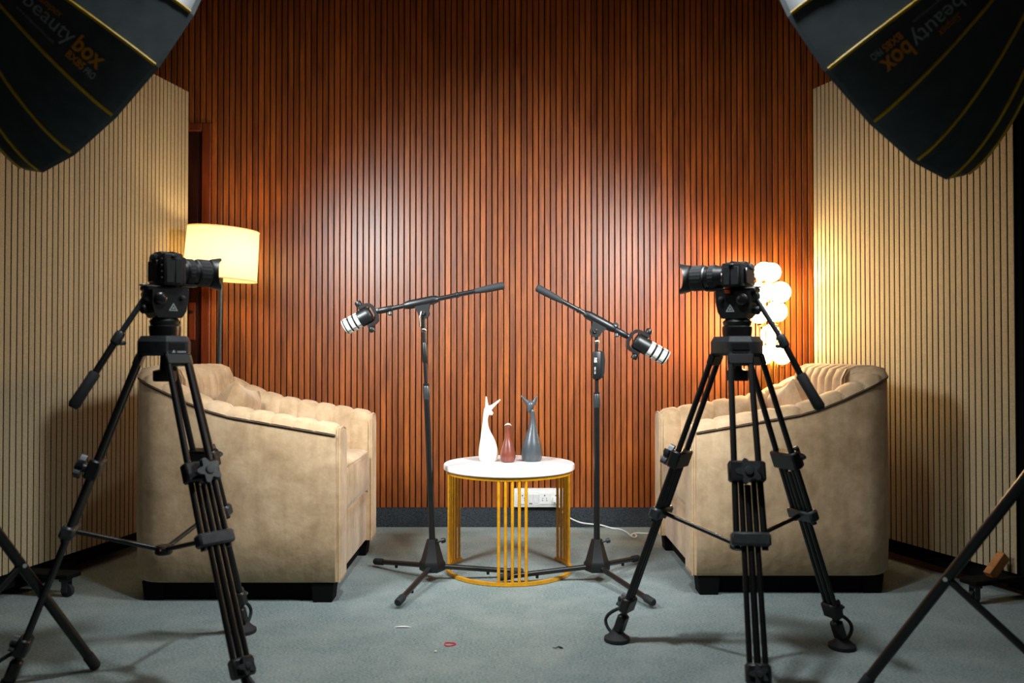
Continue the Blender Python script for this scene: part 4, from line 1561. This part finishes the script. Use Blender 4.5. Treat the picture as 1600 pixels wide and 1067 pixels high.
        T(MB().lathe([(0.006, -0.018), (0.006, 0.018)], mid, sd, 10), 'rivet', 'chrome', br_)
    return root


def stand_legs(base, end):
    b_, e = Vector(base), Vector(end)
    d = e - b_
    out = []
    for k in range(3):
        t = 2 * PI * k / 3
        out.append(b_ + Vector((d.x * math.cos(t) - d.y * math.sin(t), d.x * math.sin(t) + d.y * math.cos(t))))
    return [(p.x, p.y, 0) for p in out]


for d, end, kw in ((SB_R, (0.947, 2.25), dict(label='black round softbox with bright lettering and lit yellow piping', text_panel=1, flip=False, g=1)),
                   (SB_L, (-1.21, 2.41), dict(label='black round softbox with faint unlit lettering above the drum lamp side partition', text_panel=1, flip=True, g=0))):
    ap = d['c'] - d['a'] * (SD + 0.12)
    sxy = (ap.x, ap.y)
    r = kw['g']
    softbox(d, kw['label'], kw['text_panel'], kw['flip'], sxy, stand_legs(sxy, end), 0.6, 0.86, 0.085 if r else 0.06,
            'black light stand leg with brace in front of the globe lamp partition' if r else 'black light stand leg with brace in front of the drum lamp partition',
            'black flash head behind the brightly lettered softbox' if r else 'black flash head behind the softbox with faint lettering', r)


# ------------------------------------------------------------------ small litter on the carpet
def floor_at(px, py):
    d_ = CAM_H * F_PX / (py - HOR)
    return Vector(((px - 800) / F_PX * d_, d_, 0))


p = floor_at(703, 1005)
m = MB()
pts = []
for k in range(22):
    t = 2 * PI * k / 22
    rr = 0.017 * (1 + 0.14 * math.sin(3 * t + 1))
    pts.append(p + Vector((rr * math.cos(t), rr * 0.85 * math.sin(t), 0.002)))
m.path(pts, 0.0022, 6, closed=True)
tag(m.build('rubber_band', 'red_chalk', origin=p), 'small red ring lying on the carpet in the foreground', 'litter').location = p
p = floor_at(630, 978.5)
m = MB()
m.grid([[p + Vector((x_ * 0.032, -0.004 * (1 - x_ * x_), 0.001 + 0.003 * (1 - x_ * x_))) for x_ in (-1, -0.6, -0.2, 0.2, 0.6, 1)],
        [p + Vector((x_ * 0.032, 0.005 * (1 - x_ * x_), 0.001 + 0.004 * (1 - x_ * x_))) for x_ in (-1, -0.6, -0.2, 0.2, 0.6, 1)],
        [p + Vector((x_ * 0.032, 0.007 * (1 - x_ * x_), 0.0005)) for x_ in (-1, -0.6, -0.2, 0.2, 0.6, 1)]])
tag(m.build('paper_scrap', 'white_plastic', origin=p), 'thin white paper sliver on the carpet near the table', 'litter').location = p
p = floor_at(681, 1016.5)
tag(MB().sphere(p + Vector((0, 0, 0.003)), 0.005, 8, 6, sc=(1, 0.8, 0.6)).build('crumb', 'pale_crumb', origin=p), 'tiny pale yellow crumb beside the red ring on the carpet', 'litter').location = p
p = floor_at(872, 1011)
m = MB().path([p + Vector((-0.018, 0.002, 0.003)), p + Vector((-0.008, -0.003, 0.003)), p + Vector((0.0, 0.003, 0.005)), p + Vector((0.008, 0.0, 0.004)), p + Vector((0.014, -0.003, 0.003))], [0.001, 0.0014, 0.0018, 0.003, 0.002], 6)
tag(m.build('thread_scrap', 'black_matte', origin=p), 'short curled black thread lying on the carpet', 'litter').location = p
